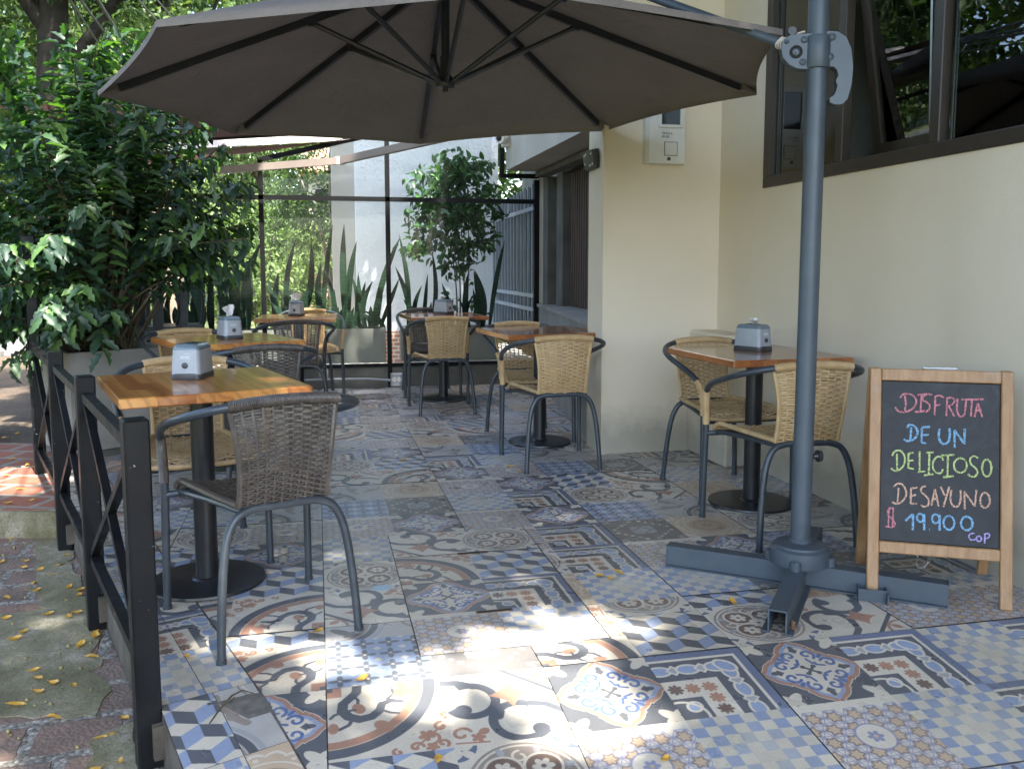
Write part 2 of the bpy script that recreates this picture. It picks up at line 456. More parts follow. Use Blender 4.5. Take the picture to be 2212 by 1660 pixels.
def fabric(name, c0, c1, trans=.18):
    m = NT(name); co = m.coord('Object')
    wv = m.noise(co, 3.0, 5, .6)
    thread = m.n('TexWave', bands_direction='DIAGONAL'); m.l(co, thread.inputs['Vector']); thread.inputs['Scale'].default_value = 160; thread.inputs['Distortion'].default_value = 2.0
    col = m.mix(.12, m.ramp(wv, [(.3, c0), (.7, c1)]), thread.outputs['Color'], 'MULTIPLY')
    stain = m.ramp(m.noise(co, 1.7, 7, .7, .8), [(.56, 0), (.7, .35)])
    col = m.mix(stain, col, (c0[0] * .62, c0[1] * .6, c0[2] * .56, 1))
    m.set(Base_Color=col, Roughness=.9); m.b.inputs['Specular IOR Level'].default_value = .15
    m.bump(m.noise(co, 6, 4, .55, 1.6), .55, .03)
    tr = m.n('BsdfTranslucent'); m.l(col, tr.inputs[0]); mx = m.n('MixShader'); mx.inputs[0].default_value = trans
    m.l(m.b.outputs[0], mx.inputs[1]); m.l(tr.outputs[0], mx.inputs[2]); m.l(mx.outputs[0], m.out.inputs[0])
    return m.mat
M['canopy'] = fabric('taupe_canopy_fabric', (.20, .176, .162, 1), (.235, .208, .192, 1), .05)
M['canopy_red'] = fabric('reddish_brown_canvas', (.13, .075, .07, 1), (.155, .09, .085, 1), .12)
M['canopy_sunlit'] = fabric('sunlit_pale_canvas', (.50, .44, .40, 1), (.56, .50, .455, 1), .25)
M['bar_tan'] = mottled('tan_painted_bar', (.22, .18, .155, 1), (.27, .225, .195, 1), 4, .6)
M['glass'] = glass_mat('clear_glass', (.965, .985, .975, 1), .14, .003)
M['glass_window'] = glass_mat('window_glass', (.70, .80, .75, 1), 1.5)
M['interior'] = mottled('dim_interior', (.50, .52, .50, 1), (.58, .60, .58, 1), 2, .9)
M['curtain'] = mottled('pale_curtain', (.60, .68, .62, 1), (.70, .78, .72, 1), 5, .9)

# ------------------------------------------------------------------ floor tiles: a sheet of printed patterns drawn with distance functions
NP_, SS = 288, 2
def _pattern_grid():
    n = NP_ * SS
    a = (np.arange(n) + .5) / n
    return np.meshgrid(a, a)          # x to the right, y up
PX, PY = _pattern_grid()
CRM, BLU, DRK, RST = (.80, .77, .705), (.565, .615, .71), (.375, .39, .41), (.66, .51, .435)
TAN, BRN, TAU, LGR = (.74, .66, .56), (.47, .40, .365), (.58, .54, .505), (.70, .69, .67)
DGR, LAV, NVY, PAL = (.45, .44, .43), (.55, .56, .66), (.425, .46, .545), (.63, .64, .645)

class Pat:
    def __init__(self, base):
        self.c = np.empty(PX.shape + (3,)); self.c[:] = base
    def put(self, mask, col):
        self.c[mask] = col; return self
    def out(self):
        n = NP_
        return self.c.reshape(n, SS, n, SS, 3).mean(axis=(1, 3))
def cir(x, y, r): return np.hypot(PX - x, PY - y) < r
def ring(x, y, r, w): return np.abs(np.hypot(PX - x, PY - y) - r) < w / 2
def arc(x, y, r, w, a0, a1):
    t = np.mod(np.arctan2(PY - y, PX - x) - R(a0), 2 * np.pi)
    return ring(x, y, r, w) & (t < R(a1 - a0))
def ell(x, y, a, b, rot=0):
    c, s = math.cos(R(rot)), math.sin(R(rot)); u = (PX - x) * c + (PY - y) * s; v = -(PX - x) * s + (PY - y) * c
    return (u / a) ** 2 + (v / b) ** 2 < 1
def rect(x0, y0, x1, y1): return (PX > x0) & (PX < x1) & (PY > y0) & (PY < y1)
def dia(x, y, a, b=None): return np.abs(PX - x) / a + np.abs(PY - y) / (b or a) < 1
def seg(x0, y0, x1, y1, w):
    dx, dy = x1 - x0, y1 - y0; t = np.clip(((PX - x0) * dx + (PY - y0) * dy) / (dx * dx + dy * dy), 0, 1)
    return np.hypot(PX - x0 - t * dx, PY - y0 - t * dy) < w / 2
def path(pts, w):
    m = np.zeros(PX.shape, bool)
    ws = w if hasattr(w, '__len__') else [w] * (len(pts) - 1)
    for (a, b), ww in zip(zip(pts[:-1], pts[1:]), ws): m |= seg(*a, *b, ww)
    return m
def spiral(x, y, r0, r1, a0, a1, w, n=26):
    return path([(x + (r0 + (r1 - r0) * i / n) * math.cos(R(a0 + (a1 - a0) * i / n)), y + (r0 + (r1 - r0) * i / n) * math.sin(R(a0 + (a1 - a0) * i / n))) for i in range(n + 1)], w)
def leafy(x, y, r, k, depth=.35, rot=0):
    t = np.arctan2(PY - y, PX - x) + R(rot); q = np.hypot(PX - x, PY - y)
    return q < r * (1 - depth + depth * np.abs(np.cos(k * t / 2)) ** .8)
def petals4(x, y, r, w, rot=0):
    m = np.zeros(PX.shape, bool)
    for k in range(4):
        a = R(rot + 90 * k); m |= ell(x + r * .55 * math.cos(a), y + r * .55 * math.sin(a), r * .5, w, rot + 90 * k)
    return m

def p_checker():
    p = Pat(CRM); k = 8; ix, iy = np.floor(PX * k).astype(int), np.floor(PY * k).astype(int)
    rs = np.random.RandomState(5).rand(k, k); fade = np.clip(1.25 - np.hypot(ix - 3.5, iy - 3.5) / 2.6, 0, 1) * (.55 + .45 * rs[iy, ix])
    f = np.where((ix + iy) % 2 == 0, 1 - fade, 0.0)[..., None]
    p.c = np.array(CRM) * (1 - f) + np.array(BLU) * f
    p.c *= (1 - .05 * rs[iy, ix])[..., None]
    return p.out()
def p_cubes():
    p = Pat(CRM); s = 1 / 3.0
    q = np.stack([(PX - .5) / s, (PY - .5) / (s * math.sqrt(3) / 2 * 1.1547)], -1)
    best = np.full(PX.shape, 9.0); bu = np.zeros(PX.shape); bv = np.zeros(PX.shape)
    for j in range(-4, 5):
        for i in range(-4, 5):
            cx, cy = i + (.5 if j % 2 else 0), j * .866
            d = np.hypot(q[..., 0] - cx, q[..., 1] - cy); m = d < best
            best[m] = d[m]; bu[m] = (q[..., 0] - cx)[m]; bv[m] = (q[..., 1] - cy)[m]
    t = np.mod(np.degrees(np.arctan2(bv, bu)) + 90 + 360, 360)
    k = np.floor(t / 120).astype(int)
    return p.put(k == 0, BLU).put(k == 1, CRM).put(k == 2, DRK).out()
def p_stars():
    p = Pat(CRM); s = .2
    best = np.full(PX.shape, 9.0); bu = np.zeros(PX.shape); bv = np.zeros(PX.shape)
    for j in range(-1, 6):
        for i in range(-1, 6):
            cx, cy = (i + (.5 if j % 2 else 0)) * s, j * s * .8
            d = np.hypot(PX - cx, PY - cy); m = d < best
            best[m] = d[m]; bu[m] = (PX - cx)[m]; bv[m] = (PY - cy)[m]
    t = np.arctan2(bv, bu); fold = np.abs(np.mod(t + np.pi / 6, np.pi / 3) - np.pi / 6)
    star = best * (1 + .55 * fold / (np.pi / 6) * 1.3)
    hexr = best * np.cos(np.mod(t, np.pi / 3) - np.pi / 6)
    p.put(star < .070, TAN).put(np.abs(star - .074) < .008, BRN)
    p.put(np.abs(star - .098) < .009, LAV)
    p.put(hexr > .087, LAV).put(hexr > .095, CRM)
    w = cir(.5, .5, .16); p.put(w, CRM); p.put(leafy(.5, .5, .075, 6, .5), LAV).put(cir(.5, .5, .022), TAN).put(ring(.5, .5, .165, .016), LAV)
    return p.out()
def quat_shape(o):
    m = cir(.5, .5, .325 + o)
    for dx, dy in ((1, 0), (-1, 0), (0, 1), (0, -1)):
        m |= cir(.5 + .27 * dx, .5 + .27 * dy, .165 + o) | dia(.5 + .32 * dx, .5 + .32 * dy, .165 + o * 1.3)
    return m
def p_quat():
    p = Pat(DRK)
    for cx, cy, rt in ((0, 0, 45), (1, 0, 135), (1, 1, 225), (0, 1, 315)):
        dx, dy = math.cos(R(rt)), math.sin(R(rt))
        p.put(ell(cx + .13 * dx, cy + .13 * dy, .12, .055, rt), CRM).put(petals4(cx + .10 * dx, cy + .10 * dy, .12, .034, rt), CRM)
        p.put(cir(cx + .215 * dx, cy + .215 * dy, .022), CRM)
    p.put(quat_shape(.045), CRM).put(quat_shape(.036), RST).put(quat_shape(-.004), BLU).put(quat_shape(-.045), CRM)
    SCR = (.38, .45, .61)
    for k in range(4):
        a = R(45 + 90 * k); b = R(90 * k); ux, uy = math.cos(b), math.sin(b)
        for m_ in (1, -1):      # paired scrolls running out to each lobe
            p.put(spiral(.5 + .245 * ux - m_ * .095 * uy, .5 + .245 * uy + m_ * .095 * ux, .078, .022, 90 * k + m_ * 150, 90 * k - m_ * 190, .030), SCR)
            p.put(path([(.5 + .175 * ux - m_ * .05 * uy, .5 + .175 * uy + m_ * .05 * ux), (.5 + .10 * ux - m_ * .075 * uy, .5 + .10 * uy + m_ * .075 * ux), (.5 + .10 * math.cos(a if m_ > 0 else a - R(90)) * 1.5, .5 + .10 * math.sin(a if m_ > 0 else a - R(90)) * 1.5)], .028), SCR)
        p.put(ell(.5 + .36 * ux, .5 + .36 * uy, .055, .03, 90 * k) | dia(.5 + .33 * ux, .5 + .33 * uy, .05), DRK)
        p.put(ell(.5 + .29 * math.cos(a), .5 + .29 * math.sin(a), .045, .022, 45 + 90 * k), SCR)
        p.put(seg(.5, .5, .5 + .07 * math.cos(a), .5 + .07 * math.sin(a), .03) | cir(.5 + .078 * math.cos(a), .5 + .078 * math.sin(a), .026), DRK)
    return p.out()
def p_border():
    p = Pat(CRM)
    p.put(rect(0, 0, .30, .30), DRK).put(ell(.17, .17, .085, .075, 45), CRM).put(ell(.17, .17, .06, .05, 45), BLU)
    p.put(ring(.05, .05, .2, .03) & (PX < .3) & (PY < .3), CRM)
    band = (np.maximum(PX, PY) > .56)
    p.put(band, DRK)
    for k in range(3):
        t = .06 + .285 * k
        for (x, y, rot) in ((t, .725, 0), (.725, t, 90)):
            p.put(ell(x, y, .125, .085, rot), CRM).put(ell(x, y, .098, .06, rot), BLU)
        t2 = t + .1425
        if t2 < .6:
            for (x, y) in ((t2, .725), (.725, t2)):
                p.put(dia(x, y, .085, .085), CRM).put(dia(x, y, .055, .055), PAL)
    p.put(ell(.725, .725, .13, .09, -45), CRM).put(ell(.725, .725, .10, .065, -45), BLU)
    p.put(np.maximum(PX, PY) > .87, CRM).put(np.maximum(PX, PY) > .905, NVY)
    for (x, y) in ((.10, .43), (.265, .43), (.43, .43), (.43, .265), (.43, .10)):
        p.put(leafy(x, y, .078, 8, .42, 12), RST if (x + y) > .6 else BRN)
    return p.out()
def p_flower():
    p = Pat(CRM)
    for cx, cy, rt in ((0, 0, 45), (1, 0, 135), (1, 1, 225), (0, 1, 315)):
        dx, dy = math.cos(R(rt)), math.sin(R(rt))
        p.put(cir(cx, cy, .19), NVY).put(petals4(cx + .08 * dx, cy + .08 * dy, .13, .04, rt), CRM).put(ring(cx, cy, .2, .025), CRM)
    p.put(cir(.5, .5, .485), CRM).put(cir(.5, .5, .465), TAU).put(ring(.5, .5, .43, .022), CRM)
    for k in range(8):
        a = R(45 * k + 22); p.put(ell(.5 + .40 * math.cos(a), .5 + .40 * math.sin(a), .05, .03, 45 * k + 22), PAL)
    for k in range(4):
        a = R(45 + 90 * k); x, y = .5 + .225 * math.cos(a), .5 + .225 * math.sin(a)
        p.put(cir(x, y, .165), CRM).put(cir(x, y, .14), BRN).put(leafy(x, y, .095, 6, .45), CRM).put(cir(x, y, .022), BRN)
        b = R(90 * k); p.put(spiral(.5 + .30 * math.cos(b), .5 + .30 * math.sin(b), .07, .03, 90 * k, 90 * k + 330, .022), CRM)
    p.put(leafy(.5, .5, .11, 8, .5), CRM).put(cir(.5, .5, .022), BRN)
    return p.out()
def p_arc():
    p = Pat(CRM)           # a quarter ring round the lower left corner, a vine inside it
    p.put(ring(0, 0, .905, .115), DRK).put(ring(0, 0, .80, .085), RST).put(ring(0, 0, .85, .008), TAN)
    p.put(rect(0, 0, .15, .13), RST).put(rect(0, 0, .07, .055), DRK)
    vine = [(.0, .27), (.10, .26), (.18, .20), (.25, .14), (.35, .13), (.44, .18), (.49, .27), (.47, .37), (.40, .44), (.31, .47), (.27, .55), (.30, .64)]
    p.put(path(vine, [.085, .085, .085, .09, .095, .095, .09, .085, .075, .06, .05]), DRK)
    p.put(path([(.13, .22), (.22, .27), (.30, .26)], .028) | path([(.46, .22), (.55, .18), (.60, .10)], .035) | path([(.36, .14), (.40, .06), (.44, .03)], .03) | path([(.38, .45), (.44, .53), (.46, .60)], .03) | path([(.24, .52), (.18, .58), (.10, .57)], .028), DRK)
    p.put(ell(.34, .27, .075, .055, 20), RST).put(seg(.36, .16, .35, .24, .028), DRK)
    p.put(ell(.60, .45, .075, .06, 40) | dia(.66, .50, .05, .05), RST).put(ell(.10, .68, .12, .05, 25) | leafy(.17, .64, .075, 5, .5), RST).put(ell(.58, .05, .07, .045, 0), RST)
    for (x, y, r, a) in ((.83, .83, .085, 0), (.93, .70, .06, 90), (.70, .93, .06, 180), (.92, .92, .05, 40), (.97, .55, .045, 200), (.55, .97, .045, 10)):
        p.put(spiral(x, y, r, r * .3, a, a + 300, .030), RST)
    p.put(leafy(.80, .80, .075, 5, .5) | leafy(.95, .83, .06, 5, .5) | seg(.70, .93, .93, .70, .02), RST)
    return p.out()
def p_scroll():
    p = Pat(CRM)
    p.put(path([(.62, .10), (.74, .18), (.96, .48), (1.0, .56)], .05), DRK) if False else None
    p.put(seg(.60, 1.0, 1.0, .62, .045), DRK)
    p.put(arc(.24, .60, .22, .085, -150, 115), DRK).put(cir(.155, .475, .075), DRK)
    p.put(arc(.62, .26, .24, .085, 60, 320), DRK).put(cir(.76, .12, .075), DRK)
    p.put(path([(.40, .44), (.46, .40), (.44, .34)], .085) | path([(.30, .80), (.16, .88), (.0, .90)], .08) | path([(.74, .48), (.88, .44), (1.0, .33)], .07), DRK)
    x, y = .60, .64
    c4 = np.abs(PX - x) ** .62 + np.abs(PY - y) ** .62 < .19 ** .62 * 1.12
    p.put(c4 & rect(.40, .44, .82, .84), RST)
    p.put(ring(1.0, 1.0, .24, .035), RST).put(ell(.90, .88, .06, .04, 40), RST)
    p.put(spiral(.09, .16, .085, .03, 20, 320, .032) | leafy(.22, .10, .065, 5, .5) | seg(.03, .05, .30, .03, .02) | ell(.28, .17, .05, .04, 30), RST)
    return p.out()
def p_petals():
    p = Pat(BLU)
    for j in range(4):
        for i in range(4):
            x, y = (i + .5) / 4, (j + .5) / 4
            p.put(petals4(x, y, .105, .028, 0), DRK).put(cir(x, y, .018), CRM)
    for j in range(5):
        for i in range(5): p.put(dia(i / 4, j / 4, .045, .045), CRM)
    return p.out()
def p_dark():
    p = Pat(DGR)
    p.put(leafy(.5, .5, .20, 4, .25, 45), PAL).put(leafy(.5, .5, .14, 8, .4), DGR).put(leafy(.5, .5, .10, 4, .5), PAL)
    for k in range(4):
        a = R(90 * k + 45); x, y = .5 + .16 * math.cos(a), .5 + .16 * math.sin(a); p.put(petals4(x, y, .06, .02, 45), PAL)
    for s_ in range(-2, 3):
        for (sx, sy) in ((1, 1), (1, -1), (-1, 1), (-1, -1)):
            t = (s_ + 2) / 4; x, y = .5 + sx * (.08 + .32 * t), .5 + sy * (.40 - .32 * t)
            p.put(petals4(x, y, .036 if s_ % 2 == 0 else .024, .013, 45), CRM)
    for cx, cy, rt in ((.07, .07, 45), (.93, .07, 135), (.93, .93, 225), (.07, .93, 315)):
        p.put(spiral(cx, cy, .06, .02, rt - 120, rt + 180, .012) | spiral(cx + .03 * math.cos(R(rt)), cy + .03 * math.sin(R(rt)), .045, .01, rt, rt + 270, .010), CRM)
    return p.out()
def p_rosette():
    p = Pat(TAN)
    p.put(leafy(.5, .5, .47, 16, .10), CRM).put(leafy(.5, .5, .435, 16, .10), TAN).put(ring(.5, .5, .33, .02), CRM)
    p.put(cir(.5, .5, .26), (.66, .55, .45)).put(ring(.5, .5, .23, .012), CRM).put(leafy(.5, .5, .19, 12, .3), TAN).put(leafy(.5, .5, .10, 8, .4), (.66, .55, .45))
    for cx, cy in ((0, 0), (1, 0), (1, 1), (0, 1)): p.put(leafy(cx, cy, .2, 8, .3), CRM).put(leafy(cx, cy, .13, 8, .4), TAN)
    for k in range(8): p.put(cir(.5 + .385 * math.cos(R(45 * k)), .5 + .385 * math.sin(R(45 * k)), .022), CRM)
    return p.out()
def p_flourish():
    p = Pat(LGR)
    p.put(ring(0, 1, .52, .075), DRK).put(ring(0, 1, .60, .05), PAL).put(ring(0, 1, .44, .05), TAU)
    p.put(ell(.18, .80, .16, .055, -40) | leafy(.26, .73, .09, 5, .5), DGR)
    p.put(path([(.42, .42), (.55, .50), (.70, .48), (.80, .56), (.92, .55)], [.08, .10, .09, .06]) | leafy(.72, .50, .10, 5, .55), TAU)
    p.put(path([(.50, .30), (.62, .22), (.66, .10), (.78, .04)], [.07, .09, .06]) | leafy(.60, .22, .09, 5, .55), TAU)
    p.put(ring(1, 0, .30, .02), CRM).put(ring(1, 0, .34, .014), DGR).put(ring(1, 1, .2, .04), TAU)
    return p.out()
PATS = [p_checker, p_cubes, p_stars, p_quat, p_border, p_flower, p_arc, p_scroll, p_petals, p_dark, p_rosette, p_flourish]
CH, CU, ST, QU, BO, FL, AR, SC, PE, DK, RO, FO = range(12)
AT_W, AT_H = 4 * NP_, 3 * NP_
atlas = np.ones((AT_H, AT_W, 4), dtype=np.float32)
for k, fn in enumerate(PATS):
    r_, c_ = divmod(k, 4)
    atlas[r_ * NP_:(r_ + 1) * NP_, c_ * NP_:(c_ + 1) * NP_, :3] = fn()
img = bpy.data.images.new('tile_print', AT_W, AT_H, alpha=False, float_buffer=False)
img.pixels.foreach_set(atlas.ravel()); img.update(); img.pack()
del atlas

def floor_mat():
    m = NT('printed_porcelain_tiles'); co = m.coord('Object')
    uv = m.n('UVMap', uv_map='print'); tex = m.n('TexImage', image=img, interpolation='Cubic', extension='EXTEND'); m.l(uv.outputs[0], tex.inputs[0])
    speck = m.ramp(m.noise(co, 150, 3, .7), [(.35, .90), (.65, 1.0)])
    wear = m.ramp(m.noise(co, 2.4, 7, .65), [(.3, (.80, .78, .75, 1)), (.65, (1, 1, 1, 1))])
    col = m.mix(1.0, m.mix(1.0, tex.outputs[0], speck, 'MULTIPLY'), wear, 'MULTIPLY')
    isl = m.n('NewGeometry').outputs['Random Per Island']
    col = m.mix(1.0, col, m.ramp(isl, [(0, (.88, .87, .85, 1)), (1, (1.0, 1.0, 1.0, 1))]), 'MULTIPLY')
    dirt = m.ramp(m.noise(co, 26, 6, .75), [(.62, 0), (.76, 1)])
    col = m.mix(m.math('MULTIPLY', dirt, .35), col, (.22, .18, .14, 1))
    m.set(Base_Color=col, Roughness=m.ramp(m.noise(co, 9, 5), [(.3, .24), (.7, .42)]))
    m.b.inputs['Specular IOR Level'].default_value = .6
    m.bump(m.noise(co, 180, 2), .04, .001)
    return m.mat
M['tiles'] = floor_mat()
M['grout'] = mottled('dark_grout', (.07, .062, .054, 1), (.16, .145, .125, 1), 30, .95)

U = .305
def ramp_z(d):          # the terrace dips towards the viewer in front of the first joint
    return 0.0 if d >= 2.31 else -.115 * (2.31 - d)
FENCE_K = .36           # the left edge runs off to the left with distance
def edge_c(d): return -.415 - FENCE_K * (d - 2.28)
def clip(poly, a, b, c_):   # keep a*x+b*y >= c_
    out = []
    for i in range(len(poly)):
        p, q = poly[i - 1], poly[i]
        fp, fq = a * p[0] + b * p[1] - c_, a * q[0] + b * q[1] - c_
        if (fp >= 0) != (fq >= 0):
            t = fp / (fp - fq); out.append((p[0] + (q[0] - p[0]) * t, p[1] + (q[1] - p[1]) * t))
        if fq >= 0: out.append(q)
    return out
FV, FF, FUV = [], [], []
def tile(poly, pat, org, ex, ey, rot=0, dz=0.0):
    """poly in floor coordinates; org/ex/ey give the printed square it is cut from"""
    if len(poly) < 3: return
    o = len(FV); r_, c_ = divmod(pat, 4); det = ex[0] * ey[1] - ex[1] * ey[0]
    for (x, y) in poly:
        px, py = x - org[0], y - org[1]
        u = (px * ey[1] - py * ey[0]) / det; v = (ex[0] * py - ex[1] * px) / det
        for _ in range(rot % 4): u, v = v, 1 - u
        e_ = 1.2 / NP_
        u = min(max(u, e_), 1 - e_); v = min(max(v, e_), 1 - e_)
        FV.append((x, y, ramp_z(y) + dz)); FUV.append(((c_ + u) / 4, (r_ + v) / 3))
    FF.append(tuple(range(o, o + len(poly))))
STRIP = (.245 / .94)    # the two cut strips along the fence, measured across the grid
def cell(c0, c1, d0, d1, pat, rot=0, oc=None, od=None, g=(0, 0, 0, 0), hatch=False):
    """one printed square c0..c1 x d0..d1 (cut from a full square with origin oc, od); g = joints left, right, near, far"""
    oc = c0 if oc is None else oc; od = d0 if od is None else od
    poly = [(c0 + g[0], d0 + g[2]), (c1 - g[1], d0 + g[2]), (c1 - g[1], d1 - g[3]), (c0 + g[0], d1 - g[3])]
    poly = clip(poly, 1, FENCE_K, edge_c(0) + STRIP + .004)
    poly = clip(poly, 1, 0, -1.60)
    if not hatch and hatch_zone(c0, c1, d0, d1):
        # cut the square round the hatch: left, right, near and far leftovers
        for (a, b, k) in ((-1, 0, -HC0), (1, 0, HC1)):
            tile(clip(poly, a, b, k), pat, (oc, od), (U, 0), (0, U), rot)
        mid = clip(clip(poly, 1, 0, HC0), -1, 0, -HC1)
        tile(clip(mid, 0, -1, -HD0), pat, (oc, od), (U, 0), (0, U), rot); tile(clip(mid, 0, 1, HD1), pat, (oc, od), (U, 0), (0, U), rot)
        return
    kk, jj = math.floor((c0 + .02) / .61), math.floor((d0 - 2.725 + .02) / .61)
    tile(poly, pat, (oc, od), (U, 0), (0, U), rot, ((kk * 7 + jj * 13) % 5 - 2) * .0007)
HC0, HC1, HD0, HD1 = .272, .868, 2.455, 3.65
def hatch_zone(c0, c1, d0, d1): return c0 < HC1 and c1 > HC0 and d0 < HD1 and d1 > HD0
ROW0 = 2.725
# patterns read off the photograph, column by column, rows upwards from d = 2.725
COLS = {
    -3: [CU, SC, ST, AR, CH, QU], -2: [AR, ST, CU, FL, CH, BO],
    -1: [AR, CU, QU, ST, FO, SC, CH, RO, AR],
    0: [SC, FL, CH, ST, PE, FO, SC, FL, BO, CH, AR, SC],
    1: [FO, CH, RO, QU, DK, RO, AR, CU, QU, ST, CU, FL, ST],
    2: [RO, FL, ST, ST, CH, ST, QU, BO, FO, RO, SC, FL, BO, CH],
    3: [CH, BO, BO, QU, BO, QU, ST, CH, PE, DK, AR, CU, QU],
    4: [CH, ST, DK, PE, FL, CU, PE, FO, QU, CH, ST, ST, CH],
    5: [DK, QU, RO, FO, SC, AR, DK, ST, FL, RO, BO],
    6: [DK, PE, FL, SC, RO, CH, FO, BO],
    7: [BO, SC, FO, QU, CH, ST],
    8: [CH, QU, DK, AR]}
ROT = {(0, 0): 2, (3, 1): 0, (3, 2): 0, (4, 5): 1, (5, 5): 2, (5, 4): 3, (0, 5): 1, (5, 3): 2, (1, 6): 1, (-1, 0): 1, (3, 4): 0}
rnd = random.Random(11)
order = [AR, CU, QU, ST, CH, FL, SC, PE, BO, RO, FO, DK]
for k in range(-14, 9):
    lst = COLS.get(k, []); lastp = None
    for j in range(0, 24):
        d0 = ROW0 + U * j; c0 = U * k
        if j < len(lst): pat = lst[j]
        else:
            pat = order[(k * 5 + j * 7 + rnd.randrange(3)) % 12]
            if pat == lastp: pat = order[(order.index(pat) + 4) % 12]
        lastp = pat
        rot = ROT.get((k, j), rnd.randrange(4) if (pat in (AR, SC, FO) or j >= len(lst)) else 0)
        if pat == BO and j < len(lst): rot = 0
        gj = .0017
        cell(c0, c0 + U, d0, d0 + U, pat, rot, g=(gj if k % 2 == 0 else 0, gj if k % 2 else 0, gj if j % 2 == 0 else 0, gj if j % 2 else 0))
# the cut row between the first joint and the whole tiles
G_ = .0017
def crow(k, lst):
    for (d0, d1, pat, rot, od) in lst: cell(U * k, U * k + U, d0, d1, pat, rot, od=od, g=(G_ if k % 2 == 0 else 0, G_ if k % 2 else 0, G_ if d0 == 2.31 else 0, G_ if d1 == ROW0 else 0))
for k in range(-4, 0): crow(k, [(2.31, 2.615, AR, 1, 2.31), (2.615, ROW0, CU, 0, 2.615)])
crow(0, [(2.31, 2.615, PE, 0, 2.31), (2.615, ROW0, FO, 0, 2.43)])
crow(1, [(2.31, 2.615, DK, 0, 2.31), (2.615, ROW0, CH, 0, 2.615)])
crow(2, [(2.31, 2.615, AR, 0, 2.31), (2.615, ROW0, SC, 1, 2.615)])
crow(3, [(2.31, 2.60, CU, 0, 2.31), (2.60, ROW0, FL, 0, 2.60)])
crow(4, [(2.31, 2.615, FL, 0, 2.31), (2.615, ROW0, CU, 0, 2.5)])
crow(5, [(2.31, 2.615, SC, 3, 2.31), (2.615, ROW0, RO, 0, 2.5)])
crow(6, [(2.31, 2.615, ST, 0, 2.31), (2.615, ROW0, CH, 0, 2.615)])
crow(7, [(2.31, 2.615, ST, 0, 2.31), (2.615, ROW0, CH, 0, 2.615)])
crow(8, [(2.31, 2.615, CH, 0, 2.31), (2.615, ROW0, CH, 0, 2.615)])
# the dipping front rows
FRONT = {-2: [FO, RO, CU, QU], -1: [QU, ST, CH, SC], 0: [AR, CU, ST, CH], 1: [SC, FL, BO, AR], 2: [QU, ST, CH, FL], 3: [BO, CH, RO, SC], 4: [QU, ST, FL, DK], 5: [BO, CH, PE, ST], 6: [CH, BO, AR, CU], 7: [BO, ST, QU, FO], 8: [CH, SC, RO, PE]}
FROT = {(0, 0): 3, (1, 0): 0}
for k in range(-4, 9):
    for j in range(0, 4):
        lst = FRONT.get(k, [CU, CH, ST, FL]); d1 = 2.31 - U * j
        cell(U * k, U * k + U, d1 - U, d1, lst[j], FROT.get((k, j), 0), g=(G_ if k % 2 == 0 else 0, G_ if k % 2 else 0, G_ if j % 2 else 0, G_ if j % 2 == 0 else 0))
# the access hatch: its own tiles, joints a little wider
hx = [.276, .57, .864]
hrows = [(2.459, 2.755, (ST, CH), (0, 0)), (2.755, 3.05, (QU, BO), (0, 0)), (3.053, 3.35, (AR, CU), (0, 0)), (3.35, 3.646, (SC, FL), (2, 0))]
for (d0, d1, ps, rs) in hrows:
    for i in range(2): cell(hx[i], hx[i + 1], d0, d1, ps[i], rs[i], oc=hx[i] - .005, od=d0 - .005, g=(0, 0, 0, 0), hatch=True)
# the strips along the fence, cut and laid to the line of the edge
fx = Vector((-FENCE_K, 1)).normalized(); fn_ = Vector((fx.y, -fx.x))
def strip(s0, s1, t0, t1, pat, rot=0, so=0.0):
    org = Vector((edge_c(2.28), 2.28)) + fx * t0 + fn_ * so
    P = lambda s, t: tuple(Vector((edge_c(2.28), 2.28)) + fn_ * s + fx * t)
    tile([P(s0 + .001, t0 + .001), P(s1 - .001, t0 + .001), P(s1 - .001, t1 - .001), P(s0 + .001, t1 - .001)], pat, tuple(org), tuple(fn_ * U), tuple(fx * U), rot)
seqA = [CH, BO, PE, ST, CU, FL, QU, CH, SC, ST, AR, CU, RO, CH, QU, ST, PE, FL, CH, SC, CU, ST]
seqB = [CH, BO, SC, QU, CU, ST, AR, CH, FL, CU, QU, ST, SC, CH, RO, AR, CU, ST, CH, QU, PE, SC]
for i in range(11):
    t0 = .035 + U * i
    strip(0, .120, t0, t0 + U, seqA[i], 0, -.05); strip(.120, .244, t0, t0 + U, seqB[i], 0, .0)
for i in range(5):
    t1 = .035 - U * i
    strip(0, .135, t1 - U, t1, [CU, CH, AR, ST, QU][i], 0, -.03); strip(.135, .244, t1 - U, t1, [FO, RO, CU, CH, SC][i], 1, .0)
fb = MB(); fb.v = FV; fb.f = FF; fb.m = [0] * len(FF)
# grout bed, a few millimetres lower
def bed(pts, dz, mi): 
    fb.add([(x, y, ramp_z(y) + dz) for x, y in pts], [tuple(range(len(pts)))], mi)
bed([(edge_c(2.31) + .004, 2.31), (2.75, 2.31), (2.75, 10.2), (-1.60, 10.2), (-1.60, 5.58)], -.0045, 1)
bed([(edge_c(1.1) + .004, 1.1), (2.75, 1.1), (2.75, 2.31), (edge_c(2.31) + .004, 2.31)], -.0045, 1)
me = bpy.data.meshes.new('terrace_floor'); me.from_pydata(fb.v, [], fb.f)
me.materials.append(M['tiles']); me.materials.append(M['grout']); me.polygons.foreach_set('material_index', fb.m)
uvl = me.uv_layers.new(name='print')
for poly in me.polygons:
    for li in poly.loop_indices:
        vi = me.loops[li].vertex_index
        uvl.data[li].uv = FUV[vi] if vi < len(FUV) else (0, 0)
bm = bmesh.new(); bm.from_mesh(me)
for f in bm.faces:
    if f.normal.z < 0: f.normal_flip()
bm.to_mesh(me); bm.free(); me.update()
tag(link('terrace_floor', me), kind='structure')
